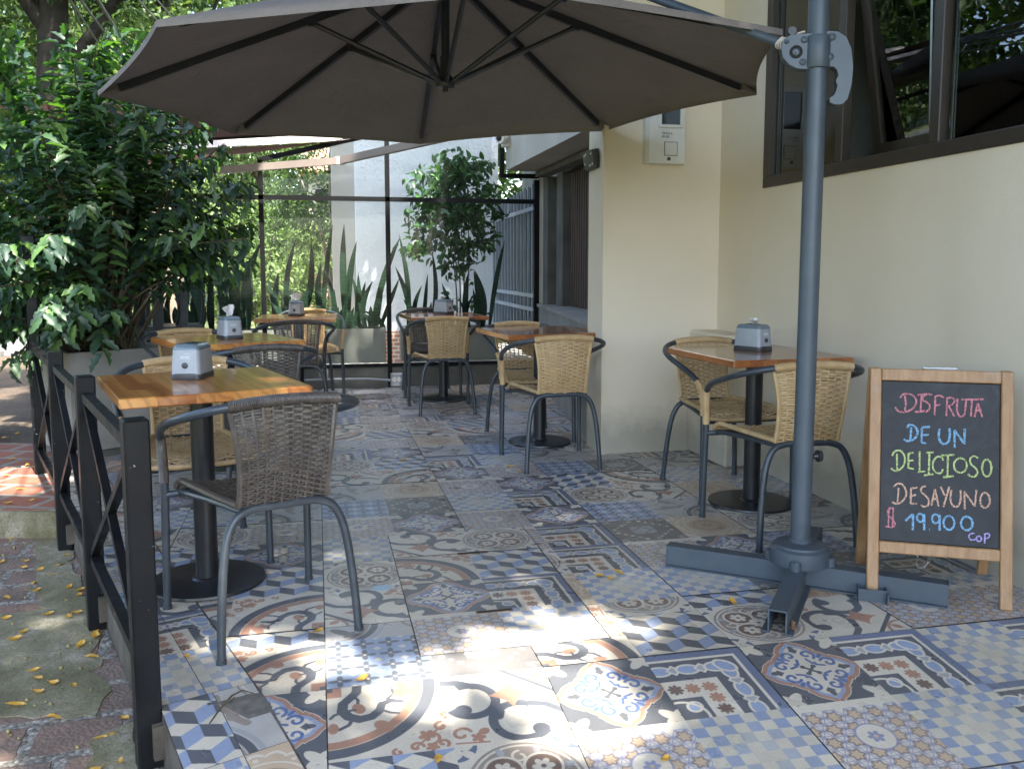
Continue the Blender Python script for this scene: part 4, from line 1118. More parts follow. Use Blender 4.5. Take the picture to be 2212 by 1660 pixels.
def make_chair(kind):
    tan = kind == 'tan'; wm = M['wicker_tan'] if tan else M['wicker_brown']; st = M['chair_steel']; rng = random.Random(3)
    root = thing('bistro_chair', 'chair', 'chair')
    r = .0135
    hoop_half = [(.243, .246, .40), (.246, .243, .50), (.251, .232, .560), (.262, .195, .604), (.274, .12, .638), (.281, .02, .666), (.281, -.07, .689), (.266, -.15, .710), (.232, -.208, .728), (.18, -.243, .742), (.10, -.262, .753), (0, -.268, .757)]
    hoop = smooth_path(hoop_half + [(-x, y, z) for x, y, z in hoop_half[-2::-1]], 5)
    b = MB(); b.tube(hoop, r, 10); hp = b.build('arm_hoop', st, root, True)
    # woven wrapping over the crest and the front of the arms
    b = MB(); wrap(b, [p for p in hoop if abs(p.x) < .168 and p.z > .70], .0185); b.build('crest_wrapping', wm, hp, True)
    for s_ in (-1, 1):
        b = MB(); wrap(b, [p for p in hoop if p.x * s_ > 0 and p.y > .205 and p.z > .42 and p.z < .605], .0165); b.build('arm_wrapping', wm, hp, True)
    for s_ in (-1, 1):
        b = MB(); b.tube(smooth_path([(s_ * .248, .256, 0), (s_ * .246, .252, .2), (s_ * .243, .246, .40)], 4), r, 10)
        b.lathe([(.0155, 0), (.0155, .012), (r, .014)], 10, (s_ * .248, .256, 0)); b.build('leg', st, root, True)
    for s_ in (-1, 1):
        b = MB(); b.tube(smooth_path([(s_ * .215, -.262, 0), (s_ * .206, -.25, .15), (s_ * .193, -.238, .28), (s_ * .176, -.23, .36), (s_ * .146, -.224, .412), (s_ * .10, -.22, .430), (s_ * .07, -.22, .432)], 6), r, 10)
        b.lathe([(.0155, 0), (.0155, .012), (r, .014)], 10, (s_ * .215, -.262, 0)); b.build('leg', st, root, True)
    b = MB(); b.tube([(-.071, -.22, .432), (.071, -.22, .432)], r, 10); b.build('rear_bar', st, root, True)
    b = MB(); b.tube([(-.243, .246, .392), (-.2, .225, .398), (.2, .225, .398), (.243, .246, .392)], .0115, 8)
    for s_ in (-1, 1): b.tube([(s_ * .125, -.215, .425), (s_ * .165, .0, .420), (s_ * .2, .215, .405)], .0105, 8)
    b.build('seat_frame', st, root, True)
    # seat
    def SS_(u, v):
        w = .140 + .068 * v ** .8; x = (u * 2 - 1) * w; y = -.215 + .455 * v
        z = .436 - .018 * math.sin(math.pi * v) * (1 - (u * 2 - 1) ** 2) - (.03 * max(0, (v - .86) / .14) ** 2) + .012 * abs(u * 2 - 1) ** 3
        return Vector((x, y, z))
    b = MB(); weave(b, SS_, 32 if tan else 42, 13 if tan else 15, .0042, .0086 if tan else .0060, .0026, rng)
    b.build('seat', wm, root)
    seat = root.children[-1]
    b = MB(); edge = [SS_(0, v / 20) for v in range(21)] + [SS_(u / 16, 1) for u in range(1, 16)] + [SS_(1, 1 - v / 20) for v in range(21)]
    wrap(b, edge, .0115, .0062, 7); b.build('seat_edge', wm, seat, True)
    # back
    def SB(u, v):
        t = u * 2 - 1; w = .136 + .026 * v - .008 * math.sin(math.pi * v)
        y = -.224 - .048 * v - .020 * math.sin(math.pi * v) + .055 * t * t * (.35 + .65 * v) * .6
        return Vector((t * w, y, .438 + .310 * v - .016 * t * t * v))
    b = MB(); weave(b, SB, 29 if tan else 37, 10 if tan else 12, .0048, .0080 if tan else .0056, .0028, rng)
    bk = b.build('backrest', wm, root)
    for u in (0, 1):
        b = MB(); wrap(b, [SB(u, v / 14) for v in range(15)], .0095, .0062, 7); b.build('back_edge', wm, bk, True)
    return root
CHAIRS = [  # kind, x, y, heading, label
    ('brown', -.19, 2.855, 21.5, 'dark brown woven chair in front, back turned, at the table beside the railing'),
    ('tan', -.495, 3.60, 192, 'tan woven chair half hidden behind the front honey table, facing forward'),
    ('brown', -.315, 4.60, 18, 'dark brown woven chair, back turned, right behind the front honey table'),
    ('tan', -.70, 5.42, 204, 'tan woven chair showing only its top rail behind the second honey table'),
    ('brown', -.17, 6.66, 6, 'dark brown woven chair, back turned, at the farthest honey table before the glass'),
    ('tan', -.06, 7.95, 186, 'tan woven chair facing forward at the far side of the farthest honey table'),
    ('tan', .975, 6.88, 0, 'tan woven chair, back turned, at the far middle table near the glass'),
    ('brown', .99, 7.86, 180, 'dark chair facing forward behind the far middle table near the glass'),
    ('tan', 1.37, 5.64, 183, 'tan woven chair facing forward behind the reddish table beside the pillar'),
    ('tan', 1.335, 4.875, 0, 'tan woven chair with its back turned at the reddish table beside the pillar'),
    ('tan', 2.035, 4.07, 182, 'tan woven chair facing forward in the corner next to the low ledge'),
    ('tan', 1.945, 3.345, -3, 'tan woven chair with its back turned just behind the grey umbrella pole')]
protos = {}
for kind, x, y, hd, lab in CHAIRS:
    o = protos[kind] and copy_tree(protos[kind]) if kind in protos else protos.setdefault(kind, make_chair(kind))
    o.location = (x, y, 0); o.rotation_euler = (0, 0, R(hd)); tag(o, lab, 'chair', 'woven bistro chairs on the terrace')

# ------------------------------------------------------------------ pedestal tables
def make_table(w, l, wood):
    root = thing('pedestal_table', 'table', 'table')
    b = MB(); b.box((0, 0, .7235), (w, l, .033), bev=.004); b.build('table_top', wood, root)
    b = MB(); b.lathe([(.040, .014), (.040, .70)], 20); b.lathe([(.055, .014), (.050, .020), (.040, .024)], 20); b.build('column', M['black_paint'], root, True)
    b = MB(); b.lathe([(.204, 0), (.206, .004), (.204, .012), (.19, .0145), (0, .016)], 44); b.build('base_disc', M['black_paint'], root, True)
    b = MB(); b.box((0, 0, .7035), (w * .55, .05, .006)); b.box((0, 0, .7030), (.05, l * .55, .007)); b.build('top_bracket', M['black_paint'], root)
    return root
TABLES = [(-.415, 3.245, 18, .61, .68, 'wood_top', 'honey coloured wooden table in front beside the black railing, on a black disc foot'),
          (-.51, 5.18, 23, .66, .70, 'wood_top', 'second honey coloured table, in front of the concrete planter with the shrub'),
          (-.16, 7.46, -2, .64, .70, 'wood_top', 'farthest honey coloured table, before the glass and the snake plants'),
          (1.06, 7.45, 3, .66, .66, 'wood_red', 'reddish table in the far middle close to the glass screen, with a grey dispenser'),
          (1.41, 5.45, 6, .67, .70, 'wood_red', 'bare reddish table beside the cream pillar, with nothing on it'),
          (2.05, 3.79, 2, .60, .68, 'wood_red', 'reddish table in the corner behind the umbrella pole, with a grey dispenser')]
for x, y, a, w, l, wd, lab in TABLES:
    t = make_table(w, l, M[wd]); t.location = (x, y, 0); t.rotation_euler = (0, 0, R(a)); tag(t, lab, 'table', 'pedestal tables on the terrace')

# ------------------------------------------------------------------ napkin dispensers
def rrect(w, d, r, n=4):
    out = []
    for (cx, cy, a0) in ((w / 2 - r, d / 2 - r, 0), (-w / 2 + r, d / 2 - r, 90), (-w / 2 + r, -d / 2 + r, 180), (w / 2 - r, -d / 2 + r, 270)):
        for k in range(n + 1):
            a = R(a0 + 90 * k / n); out.append((cx + r * math.cos(a), cy + r * math.sin(a)))
    return out
def loft(mb, secs):
    n = len(secs[0]); vs = [p for s_ in secs for p in s_]; fs = []
    for i in range(len(secs) - 1):
        for k in range(n): fs.append((i * n + k, i * n + (k + 1) % n, (i + 1) * n + (k + 1) % n, (i + 1) * n + k))
    fs.append(tuple(range(n))[::-1]); fs.append(tuple((len(secs) - 1) * n + k for k in range(n)))
    return mb.add(vs, fs)
def make_dispenser():
    root = thing('napkin_dispenser', 'dispenser', 'napkin dispenser'); W_, D_ = .112, .168
    wave = lambda x, y: .015 + .013 * math.cos(math.pi * x / W_) * (1 if abs(y) > D_ * .4 else 0) + .013 * math.cos(math.pi * y / D_) * (1 if abs(x) > W_ * .4 else 0)
    o0 = rrect(W_, D_, .020); o1 = rrect(W_ * .985, D_ * .985, .014)
    b = MB(); loft(b, [[(x * .98, y * .98, 0) for x, y in o0], [(x, y, .003) for x, y in o0], [(x * .975, y * .975, wave(x, y)) for x, y in o0], [(x * .955, y * .955, wave(x, y) + .001) for x, y in o0]])
    b.build('base', M['dark_grey_plastic'], root, True)
    b = MB(); secs = []
    for z, s_ in ((.012, .955), (.06, .915), (.098, .875), (.106, .865)): secs.append([(x * s_, y * s_, z) for x, y in o0])
    loft(b, secs); b.build('body', M['grey_plastic'], root, True); body = root.children[-1]
    b = MB(); secs = []
    for z, s_ in ((.1062, .868), (.112, .855), (.120, .80), (.126, .70), (.1275, .5)): secs.append([(x * s_, y * s_ + (0 if z < .11 else 0), z) for x, y in o0])
    loft(b, secs); lid = b.build('lid', M['tinted_lid'], root, True)
    b = MB(); b.box((0, .0, .1278), (.022, .075, .002), bev=.0008); b.lathe([(.017, .1265), (.017, .1292), (0, .1292)], 14); b.build('slot', M['slot_black'], lid)
    b = MB(); Mx = Matrix.Rotation(R(90), 3, 'X'); b.lathe([(.011, 0), (.011, .003), (.008, .005), (0, .005)], 16, (0, -.0775, .052), axis=Mx); b.build('lock', M['dark_grey_plastic'], body, True)
    lean = R(90 - 4.5)
    text_mesh('familia', .0125, M['white_ink'], body, (0, -.0752, .079), (lean, 0, 0))
    b = MB(); 
    for a, c in ((Vector((-.042, 0, -.006)), Vector((.044, 0, -.006))), (Vector((-.010, 0, .0225)), Vector((.018, 0, .034))), (Vector((.018, 0, .034)), Vector((.044, 0, .0225)))): b.bar(a * .5, c * .5, .0007, .0012, up=(0, 1, 0))
    lg = b.build('house_mark', M['white_ink'], body); lg.location = (0, -.0753, .0785); lg.rotation_euler = (R(-4.5), 0, 0)
    return root
def make_napkin():
    rng = random.Random(8); b = MB(); n = 12; vs = []; fs = []
    for j in range(7):
        for i in range(n + 1):
            t = i / n - .5; z = j / 6
            w = .035 + .05 * z
            vs.append((t * w * 1.5 + .006 * math.sin(9 * t + 2 * z), .012 * math.sin(7.5 * t + 3 * z) * (1 - .3 * z) + .010 * z * math.sin(15 * t) + .004 * rng.random(), .055 * z + .012 * z * math.sin(6 * t + 1) + .004 * rng.random()))
    for j in range(6):
        for i in range(n): a = j * (n + 1) + i; fs.append((a, a + 1, a + n + 2, a + n + 1))
    b.add(vs, fs); return b.build('paper_napkin', M['tissue'], smooth='all')
DISP = [(-.452, 3.35, -12, None, 'grey napkin dispenser without a tissue on the front honey table'),
        (-.492, 5.18, 23, 'white tissue standing out of the dispenser on the second honey table', 'grey napkin dispenser reflecting green leaves on the second honey table, by the planter'),
        (-.17, 7.52, -12, 'white tissue out of the dispenser on the farthest honey table', 'pale grey napkin dispenser on the farthest honey table before the glass'),
        (1.085, 7.58, 38, 'white tissue lying low on the dispenser of the far middle table', 'grey napkin dispenser on the far middle reddish table'),
        (2.09, 3.89, 24, 'crumpled white tissue on the dispenser in the corner by the umbrella pole', 'grey napkin dispenser on the corner table behind the umbrella pole')]
dp = make_dispenser(); npk = None
for i, (x, y, a, nl, lab) in enumerate(DISP):
    o = dp if i == 0 else copy_tree(dp)
    o.location = (x, y, .7402); o.rotation_euler = (0, 0, R(a)); tag(o, lab, 'napkin dispenser', 'napkin dispensers on the tables')
    if nl:
        k = make_napkin() if npk is None else npk.copy()
        if npk is None: npk = k
        else: COL.objects.link(k)
        k.location = (x, y, .7402 + .1265); k.rotation_euler = (0, 0, R(a + 40)); k.scale = (1.2, 1.4, .45) if i >= 3 else (1, 1, 1)
        tag(k, nl, 'napkin', 'tissues in the dispensers')

# ------------------------------------------------------------------ the big cantilever umbrella
UB = Vector((1.69, 2.755, 0))
umb = thing('cantilever_umbrella', 'large taupe cantilever umbrella with eight ribs on a blue grey steel pole and cross foot', 'umbrella', UB)
RIM = [Vector(p) - UB for p in ((-.469, 2.97, 1.908), (-.882, 4.041, 1.882), (-.418, 5.091, 1.891), (.652, 5.505, 1.929), (1.701, 5.04, 1.974), (2.115, 3.97, 2.0), (1.65, 2.92, 1.991), (.58, 2.51, 1.945))]
APX = Vector((.596, 4.01, 2.475)) - UB
def make_canopy(rim, apex, scallop=.022, sag=.006, nt=10, ns=10, vent=0.0):
    b = MB(); n = len(rim)
    for k in range(n):
        a, c = rim[k], rim[(k + 1) % n]; vs = []; fs = []
        for i in range(nt + 1):
            t = .02 + .98 * i / nt
            for j in range(ns + 1):
                s_ = j / ns; q = 4 * s_ * (1 - s_)
                tt = t * (1 - scallop * q * t * t)
                p = apex + (a.lerp(c, s_) - apex) * tt
                vs.append((p.x, p.y, p.z - sag * q * math.sin(math.pi * t) + .006 * math.sin(t * 9 + k) * q))
        for j in range(ns + 1):      # hem turned down and in
            p = vs[nt * (ns + 1) + j]; vs.append((p[0] * 1.0, p[1], p[2] - .022))
        for i in range(nt + 1):
            for j in range(ns): o = i * (ns + 1) + j; fs.append((o, o + 1, o + ns + 2, o + ns + 1))
        b.add(vs, fs)
    return b
cn = make_canopy(RIM, APX).build('canopy', M['canopy'], umb, 'all')
# the ribs' pockets at the corners
for p in RIM:
    b = MB(); d = (APX - p).normalized(); q = p + d * .09; s_ = d.cross(Vector((0, 0, 1))).normalized() * .035
    b.add([p + Vector((0, 0, -.016)), q + s_ + Vector((0, 0, -.03)), q - s_ + Vector((0, 0, -.03)), q + Vector((0, 0, -.004)) + s_, q - s_ + Vector((0, 0, -.004))], [(0, 1, 2), (0, 1, 3), (0, 2, 4), (1, 2, 4, 3)])
    b.build('pocket', M['canopy'], cn)
top = APX + Vector((0, 0, .03)); hub = Vector((.592, 4.018, 1.962)) - UB
for k, p in enumerate(RIM):
    d = (APX - p); dn = Vector((0, 0, -.020))
    b = MB(); b.bar(p + d * .06 + dn, APX + d * -.05 + dn, .020, .030); rib = b.build('rib', M['dark_rib'], umb)
    j = APX - d * .40 + dn * 1.6
    b = MB(); b.tube([hub + (p - APX).normalized() * .03 + Vector((0, 0, .02)), j], .0115, 8); b.box(j, (.03, .03, .035)); b.build('strut', M['dark_rib'], rib, True)
b = MB(); b.tube([hub, APX + Vector((0, 0, .06))], .019, 12); b.build('mast', M['dark_rib'], umb, True)
b = MB(); b.lathe([(.0, -.025), (.012, -.024), (.012, -.008), (.042, -.004), (.044, .012), (.032, .024), (.03, .045), (.024, .05), (.024, .13), (.0, .13)], 20, hub); b.build('hub', M['dark_rib'], umb, True)
b = MB(); b.tube([(0, 0, .11), (0, 0, 2.75)], .0345, 24); pole = b.build('pole', M['umbrella_steel'], umb, True)
b = MB(); b.lathe([(.020, 0), (.022, .012), (.012, .016), (.008, .03), (0, .03)], 16, (.062, -.012, .47), axis=Matrix.Rotation(R(-90), 3, 'Y')); b.build('locking_knob', M['dark_plastic'], pole, True)
bt = Vector((.02, .02, 2.70)); be = APX + Vector((0, 0, .26))
b = MB(); b.bar(bt, be, .045, .06); b.tube([be, APX + Vector((0, 0, .0))], .016, 10); b.build('boom', M['umbrella_steel'], umb)
al = [Vector((-.085, .045, 1.902)), Vector((-.44, .445, 2.16)), Vector((-.80, .86, 2.44)), Vector((-.9, .98, 2.66))]
b = MB(); b.tube(smooth_path(al, 6), .0165, 12); arm = b.build('arm', M['umbrella_steel'], umb, True)
b = MB()
for k in range(4): 
    c_ = al[0] + (al[1] - al[0]).normalized() * (.012 + .007 * k); ax = (al[1] - al[0]).to_track_quat('Z', 'Y').to_matrix()
    b.tube([c_ + ax @ Vector((.0195 * math.cos(a), .0195 * math.sin(a), .004 * math.sin(a * 2 + k))) for a in np.linspace(0, 2 * math.pi, 13)[:-1]], .0035, 6, closed=True)
b.tube(smooth_path([al[0] + Vector((-.01, .0, .018)), al[0] + Vector((.02, -.01, .035)), al[0] + Vector((.05, -.02, .045))], 4), .004, 6)
b.build('cord', M['rope'], arm, True)
# clamp with its grip, cut from one plate
kz = .000443; cx_, cy_ = 640, 425; Mc = Matrix.Translation((0, 0, 1.874)) @ Matrix.Rotation(math.atan2(-.36, .93), 4, 'Z') @ Matrix.Rotation(R(90), 4, 'X')
zq = lambda pts: [((x - cx_) * kz, -(y - cy_) * kz) for x, y in pts]
prof = [(370, 400), (385, 335), (430, 312), (500, 306), (560, 305), (640, 298), (700, 292), (770, 297), (830, 335), (868, 420), (888, 560), (880, 690), (856, 790), (825, 822), (775, 822), (742, 808), (740, 785), (765, 775), (785, 740), (797, 692), (783, 655), (801, 612), (788, 570), (760, 540), (700, 535), (640, 545), (560, 550), (490, 545), (430, 515), (385, 465)]
def inset(pts, k):
    n = len(pts); out = []
    for i in range(n):
        a, p, c = Vector(pts[i - 1]), Vector(pts[i]), Vector(pts[(i + 1) % n]); t = (c - a).normalized()
        out.append(tuple(p + Vector((t.y, -t.x)) * -k))
    return out
pp = zq(prof)
area = sum(pp[i - 1][0] * pp[i][1] - pp[i][0] * pp[i - 1][1] for i in range(len(pp)))
pi_ = inset(pp, .004 if area < 0 else -.004)
b = MB(); n = len(pp)
secs = [[(x, y, -.024) for x, y in pi_], [(x, y, -.019) for x, y in pp], [(x, y, .019) for x, y in pp], [(x, y, .024) for x, y in pi_]]
loft(b, [[Mc @ Vector(p) for p in s_] for s_ in secs]); clampo = b.build('clamp', M['umbrella_steel'], umb, True)
b = MB(); b.lathe([(.043, 1.818), (.045, 1.822), (.045, 1.920), (.043, 1.924)], 28); b.build('clamp_collar', M['umbrella_steel'], clampo, True)
for (x, y, r_) in ((400, 352, 17), (530, 340, 27), (735, 328, 29), (725, 475, 29), (525, 507, 27)):
    b = MB(); (px, py), = zq([(x, y)]); rr = r_ * kz
    vsm = Mc.to_3x3(); b.lathe([(rr, 0), (rr * .9, .005), (rr * .5, .008), (0, .009)], 14, Mc @ Vector((px, py, .0238)), axis=vsm); b.build('bolt', M['umbrella_steel'], clampo, True)
b = MB(); (px, py), = zq([(472, 430)]); c0 = Mc @ Vector((px, py, .0238)); b.lathe([(.022, 0), (.022, .002), (.017, .003), (.0165, .0005), (0, .0005)], 20, c0, axis=Mc.to_3x3()); sock = b.build('crank_socket', M['slot_black'], clampo, True)
b = MB(); b.lathe([(.013, .001), (.013, .004), (.010, .005), (.010, .002), (.0045, .002), (.0045, .008), (0, .008)], 18, c0, axis=Mc.to_3x3()); b.build('crank_nut', M['chair_steel'], sock, True)
b = MB(); (px, py), = zq([(445, 265)]); c1 = Mc @ Vector((px, py, .0)); b.lathe([(.014, -.012), (.017, -.006), (.011, 0), (.017, .006), (.014, .012)], 14, c1, axis=Mc.to_3x3()); b.bar(c1, Mc @ Vector((px + .012, py - .03, 0)), .012, .01); b.build('pulley', M['dark_plastic'], clampo, True)
# cross foot of folded channels
ud = Vector((.785, -.62, 0)); vd = Vector((-.62, -.785, 0))
for (d, L, opening) in ((ud, .485, 0), (-ud, .485, 0), (vd, .50, 1), (-vd, .48, 0)):
    s_ = Vector((-d.y, d.x, 0)); b = MB(); a0 = d * (.0 if d is ud or d == ud else .04); a1 = d * L
    b.bar(a0 + Vector((0, 0, .0765)), a1 + Vector((0, 0, .0765)), .056, .005)
    for sg in (-1, 1):
        b.bar(a0 + s_ * sg * .0270 + Vector((0, 0, .040)), a1 + s_ * sg * .0270 + Vector((0, 0, .040)), .0045, .068)
        b.bar(a0 + s_ * sg * .036 + Vector((0, 0, .0045)), a1 + s_ * sg * .036 + Vector((0, 0, .0045)), .024, .005)
    if not opening: b.bar(a1 - d * .004 + Vector((0, 0, .04)), a1 + d * .001 + Vector((0, 0, .04)), .060, .078)
    else: b.bar(a0 + d * .02 + Vector((0, 0, .04)), a0 + d * .03 + Vector((0, 0, .04)), .05, .06)
    ch = b.build('foot_channel', M['umbrella_steel'], umb)
    if d is not ud:
        bb = MB(); pz = d * (L - .06) + s_ * .040 * (1 if opening else -1); bb.lathe([(.013, .007), (.013, .012), (.007, .013), (.007, .030), (0, .030)], 8, pz); bb.build('foot_bolt', M['rust'], ch)
b = MB(); b.lathe([(.060, .0795), (.104, .0795), (.106, .09), (.103, .134), (.090, .142), (.089, .150), (.055, .155), (.040, .156), (.040, .165), (.036, .17)], 32)
for k in range(4):
    a = math.atan2(ud.y, ud.x) + R(45 + 90 * k) - R(45); b.lathe([(.020, .078), (.020, .105), (.014, .112), (0, .112)], 12, (.104 * math.cos(a), .104 * math.sin(a), 0))
b.build('foot_hub', M['umbrella_steel'], umb, True)
# loose steel clip by the foot, at the leg of the board
cl = MB()
for (a, c) in (((-.045, 0, .022), (.045, 0, .022)), ((-.045, 0, .022), (-.045, .05, .022)), ((.045, 0, .022), (.045, .045, .022))): cl.bar(a, c, .004, .042)
cl.bar((.045, -.03, .02), (.045, 0.0, .02), .004, .036)
clip_ = cl.build('steel_clip', M['umbrella_steel']); clip_.location = (1.84, 2.535, 0); clip_.rotation_euler = (0, 0, R(-28))
tag(clip_, 'small blue grey steel bracket on the floor at the foot of the chalkboard', 'bracket')

# ------------------------------------------------------------------ chalkboard easel
SG = Vector((2.047, 2.473, 0)); SA = math.atan2(-.47, .88)
sign = thing('chalkboard_easel', 'folding wooden easel with a black chalkboard offering breakfast in coloured chalk', 'sign', SG, SA)
lean = R(10.5); H_ = .80; W2 = .228
Mf = Matrix.Rotation(-lean, 3, 'X')
def fbox(b, x, z, w, h, t=.022, y=0.0): b.box(Mf @ Vector((x, y, z)), (w, t, h), Mf, bev=.003)
for s_ in (-1, 1):
    b = MB(); fbox(b, s_ * (W2 - .019), H_ / 2, .038, H_); b.build('leg', M['wood_frame'], sign)
b = MB(); fbox(b, 0, H_ - .021, 2 * W2 - .0765, .042, .021); b.build('top_rail', M['wood_frame'], sign)
b = MB(); fbox(b, 0, .178, 2 * W2 - .0765, .040, .021); b.build('bottom_rail', M['wood_frame'], sign)
bx, bz0, bz1 = W2 - .0385, .199, H_ - .0425
b = MB(); fbox(b, 0, (bz0 + bz1) / 2, 2 * bx, bz1 - bz0, .006, .003); board = b.build('board', M['chalkboard'], sign)
# handwriting: strokes in the pixels of a picture of the board, laid 1 mm proud of it
TL, TR, BR, BL = (150, 140), (988, 160), (988, 1283), (133, 1248)
def uvb(x, y):
    u = .5; v = .5
    for _ in range(12):
        l = (TL[0] + (BL[0] - TL[0]) * v, TL[1] + (BL[1] - TL[1]) * v); r_ = (TR[0] + (BR[0] - TR[0]) * v, TR[1] + (BR[1] - TR[1]) * v)
        u = (x - l[0]) / (r_[0] - l[0]); t = (TL[1] + (TR[1] - TL[1]) * u, BL[1] + (BR[1] - BL[1]) * u); v = (y - t[0]) / (t[1] - t[0])
    return Mf @ Vector((-bx + 2 * bx * u, 0, bz1 - (bz1 - bz0) * v))
def ovl(cx, cy, rx, ry, a0=-100, a1=285, n=16): return [(cx + rx * math.cos(R(a0 + (a1 - a0) * i / n)), cy + ry * math.sin(R(a0 + (a1 - a0) * i / n))) for i in range(n + 1)]
WORDS = [('chalk_pink', 'DISFRUTA', 11, [[(318, 245), (325, 300), (318, 350)], [(285, 262), (300, 240), (340, 232), (385, 250), (400, 290), (380, 330), (335, 355), (290, 360), (260, 345), (250, 325)],
    [(410, 240), (475, 232)], [(437, 236), (430, 355)], [(390, 358), (460, 352)], [(512, 236), (480, 232), (450, 250), (448, 275), (475, 290), (495, 310), (490, 340), (470, 355), (445, 350)],
    [(535, 245), (530, 380)], [(530, 250), (565, 240), (594, 256)], [(530, 312), (572, 305)], [(618, 265), (612, 385)], [(612, 262), (650, 255), (670, 275), (655, 300), (622, 318)], [(630, 318), (668, 385)],
    [(690, 262), (685, 330), (695, 370), (715, 388), (738, 370), (745, 330), (750, 265)], [(715, 268), (872, 265)], [(790, 268), (783, 385)], [(808, 388), (830, 290), (862, 388)], [(814, 345), (855, 340)]]),
    ('chalk_blue', 'DE UN', 13, [[(365, 465), (358, 555)], [(335, 470), (350, 448), (385, 455), (410, 490), (400, 530), (370, 555), (330, 560), (312, 548)], [(440, 470), (438, 570)], [(440, 465), (497, 460)], [(440, 518), (490, 514)], [(438, 570), (472, 572)],
    [(565, 470), (560, 530), (580, 570), (610, 575), (632, 550), (638, 500), (635, 468)], [(672, 600), (670, 480), (740, 575), (742, 468)]]),
    ('chalk_green', 'DELICIOSO', 11, [[(262, 650), (265, 760)], [(228, 665), (245, 635), (285, 628), (315, 660), (318, 710), (295, 750), (255, 770), (218, 752)], [(345, 650), (345, 750)], [(340, 650), (380, 640)], [(345, 698), (380, 693)], [(345, 748), (385, 752)],
    [(425, 630), (425, 770)], [(412, 772), (465, 768)], [(470, 640), (525, 635)], [(495, 640), (490, 790)], [(455, 795), (522, 785)], [(590, 690), (585, 670), (550, 665), (522, 700), (520, 745), (545, 775), (580, 775), (588, 750)],
    [(580, 655), (670, 650)], [(625, 655), (622, 800)], [(592, 805), (665, 795)], ovl(712, 722, 45, 50), [(834, 670), (805, 655), (780, 675), (785, 710), (815, 735), (832, 765), (815, 795), (785, 795), (765, 780)], ovl(895, 735, 32, 58)]),
    ('chalk_peach', 'DESAYUNO', 11, [[(275, 885), (268, 985)], [(238, 880), (265, 858), (300, 860), (325, 895), (330, 935), (305, 975), (265, 995), (228, 985)], [(365, 890), (362, 990)], [(360, 888), (410, 880)], [(362, 940), (400, 930)], [(362, 992), (408, 990)],
    [(472, 868), (440, 880), (440, 910), (470, 935), (492, 965), (485, 1000), (455, 1010), (435, 995)], [(510, 1000), (535, 885), (562, 1005)], [(515, 960), (556, 950)], [(575, 870), (605, 930)], [(636, 868), (595, 1008)],
    [(650, 890), (645, 960), (665, 1000), (695, 1000), (715, 960), (715, 890)], [(745, 1020), (742, 900), (815, 1000), (825, 885)], ovl(885, 955, 33, 52)]),
    ('chalk_pink', 'dollar sign', 9, [[(242, 1028), (205, 1030), (198, 1070), (240, 1110), (250, 1140), (225, 1158), (180, 1150)], [(207, 1020), (202, 1155)], [(238, 1020), (232, 1150)]]),
    ('chalk_blue', '19.900', 13, [[(325, 1110), (380, 1062), (380, 1175)], ovl(432, 1086, 24, 28), [(460, 1060), (460, 1170)], [(495, 1163), (499, 1164)], ovl(542, 1090, 26, 30), [(570, 1062), (570, 1170)], ovl(635, 1115, 38, 47), ovl(760, 1115, 40, 46)]),
    ('chalk_violet', 'COP', 9, [[(815, 1180), (785, 1185), (775, 1205), (790, 1225), (820, 1222)], ovl(845, 1216, 18, 18), [(887, 1185), (885, 1245)], [(880, 1185), (910, 1178), (918, 1195), (905, 1210), (887, 1212)]])]
rng = random.Random(21)
for mat_, _w, wpx, strokes in WORDS:
    b = MB(); px = 2 * bx / 845.0; nrm_ = Mf @ Vector((0, -1, 0))
    for si, sk in enumerate(strokes):
        pts = [uvb(x, y) for x, y in sk]; pts = resample(smooth_path(pts, 4) if len(pts) > 4 else [Vector(p) for p in pts], .004)
        if len(pts) < 2: continue
        vs = []; fs = []
        for i, p in enumerate(pts):
            t = (pts[min(i + 1, len(pts) - 1)] - pts[max(i - 1, 0)]).normalized(); s_ = t.cross(nrm_)
            w = wpx * px * (.46 + .26 * rng.random()); p = p + nrm_ * (.0008 + .00012 * si)
            vs += [p + s_ * w, p - s_ * w]
        for i in range(len(pts) - 1): fs.append((2 * i, 2 * i + 1, 2 * i + 3, 2 * i + 2))
        b.add(vs, fs)
    b.build('chalk_writing', M[mat_], board)
# rear frame, hinge, chain
Mr = Matrix.Rotation(R(11.5), 3, 'X'); topv = Mf @ Vector((0, 0, H_)) + Vector((0, .026, -.006))
def rbox(b, x, z, w, h, t=.02): b.box(topv + Mr @ Vector((x, 0, -H_ + z)), (w, t, h), Mr, bev=.003)
for s_ in (-1, 1):
    b = MB(); rbox(b, s_ * (W2 - .016), H_ / 2 + .01, .036, H_ - .01); b.build('rear_leg', M['wood_frame'], sign)
b = MB(); rbox(b, 0, H_ - .02, 2 * W2 - .0685, .038, .019); rbox(b, 0, .20, 2 * W2 - .0685, .034, .019); b.build('rear_rail', M['wood_frame'], sign)
b = MB(); rbox(b, 0, .49, 2 * W2 - .07, .54, .005); b.build('rear_board', M['chalkboard'], sign)
b = MB(); hz = Mf @ Vector((.0, .012, H_ + .006)); b.tube([hz + Vector((-.055, 0, 0)), hz + Vector((.055, 0, 0))], .0055, 8); b.box(hz + Vector((0, .0, -.004)), (.1, .03, .003)); b.build('hinge', M['steel'], sign)
b = MB(); chain = smooth_path([Mf @ Vector((-.06, .012, .17)), Vector((-.055, .09, .10)), Vector((-.03, .14, .075)), Vector((0.0, .17, .10)), topv + Mr @ Vector((.02, -.01, -H_ + .2))], 10)
chain = resample(chain, .012)
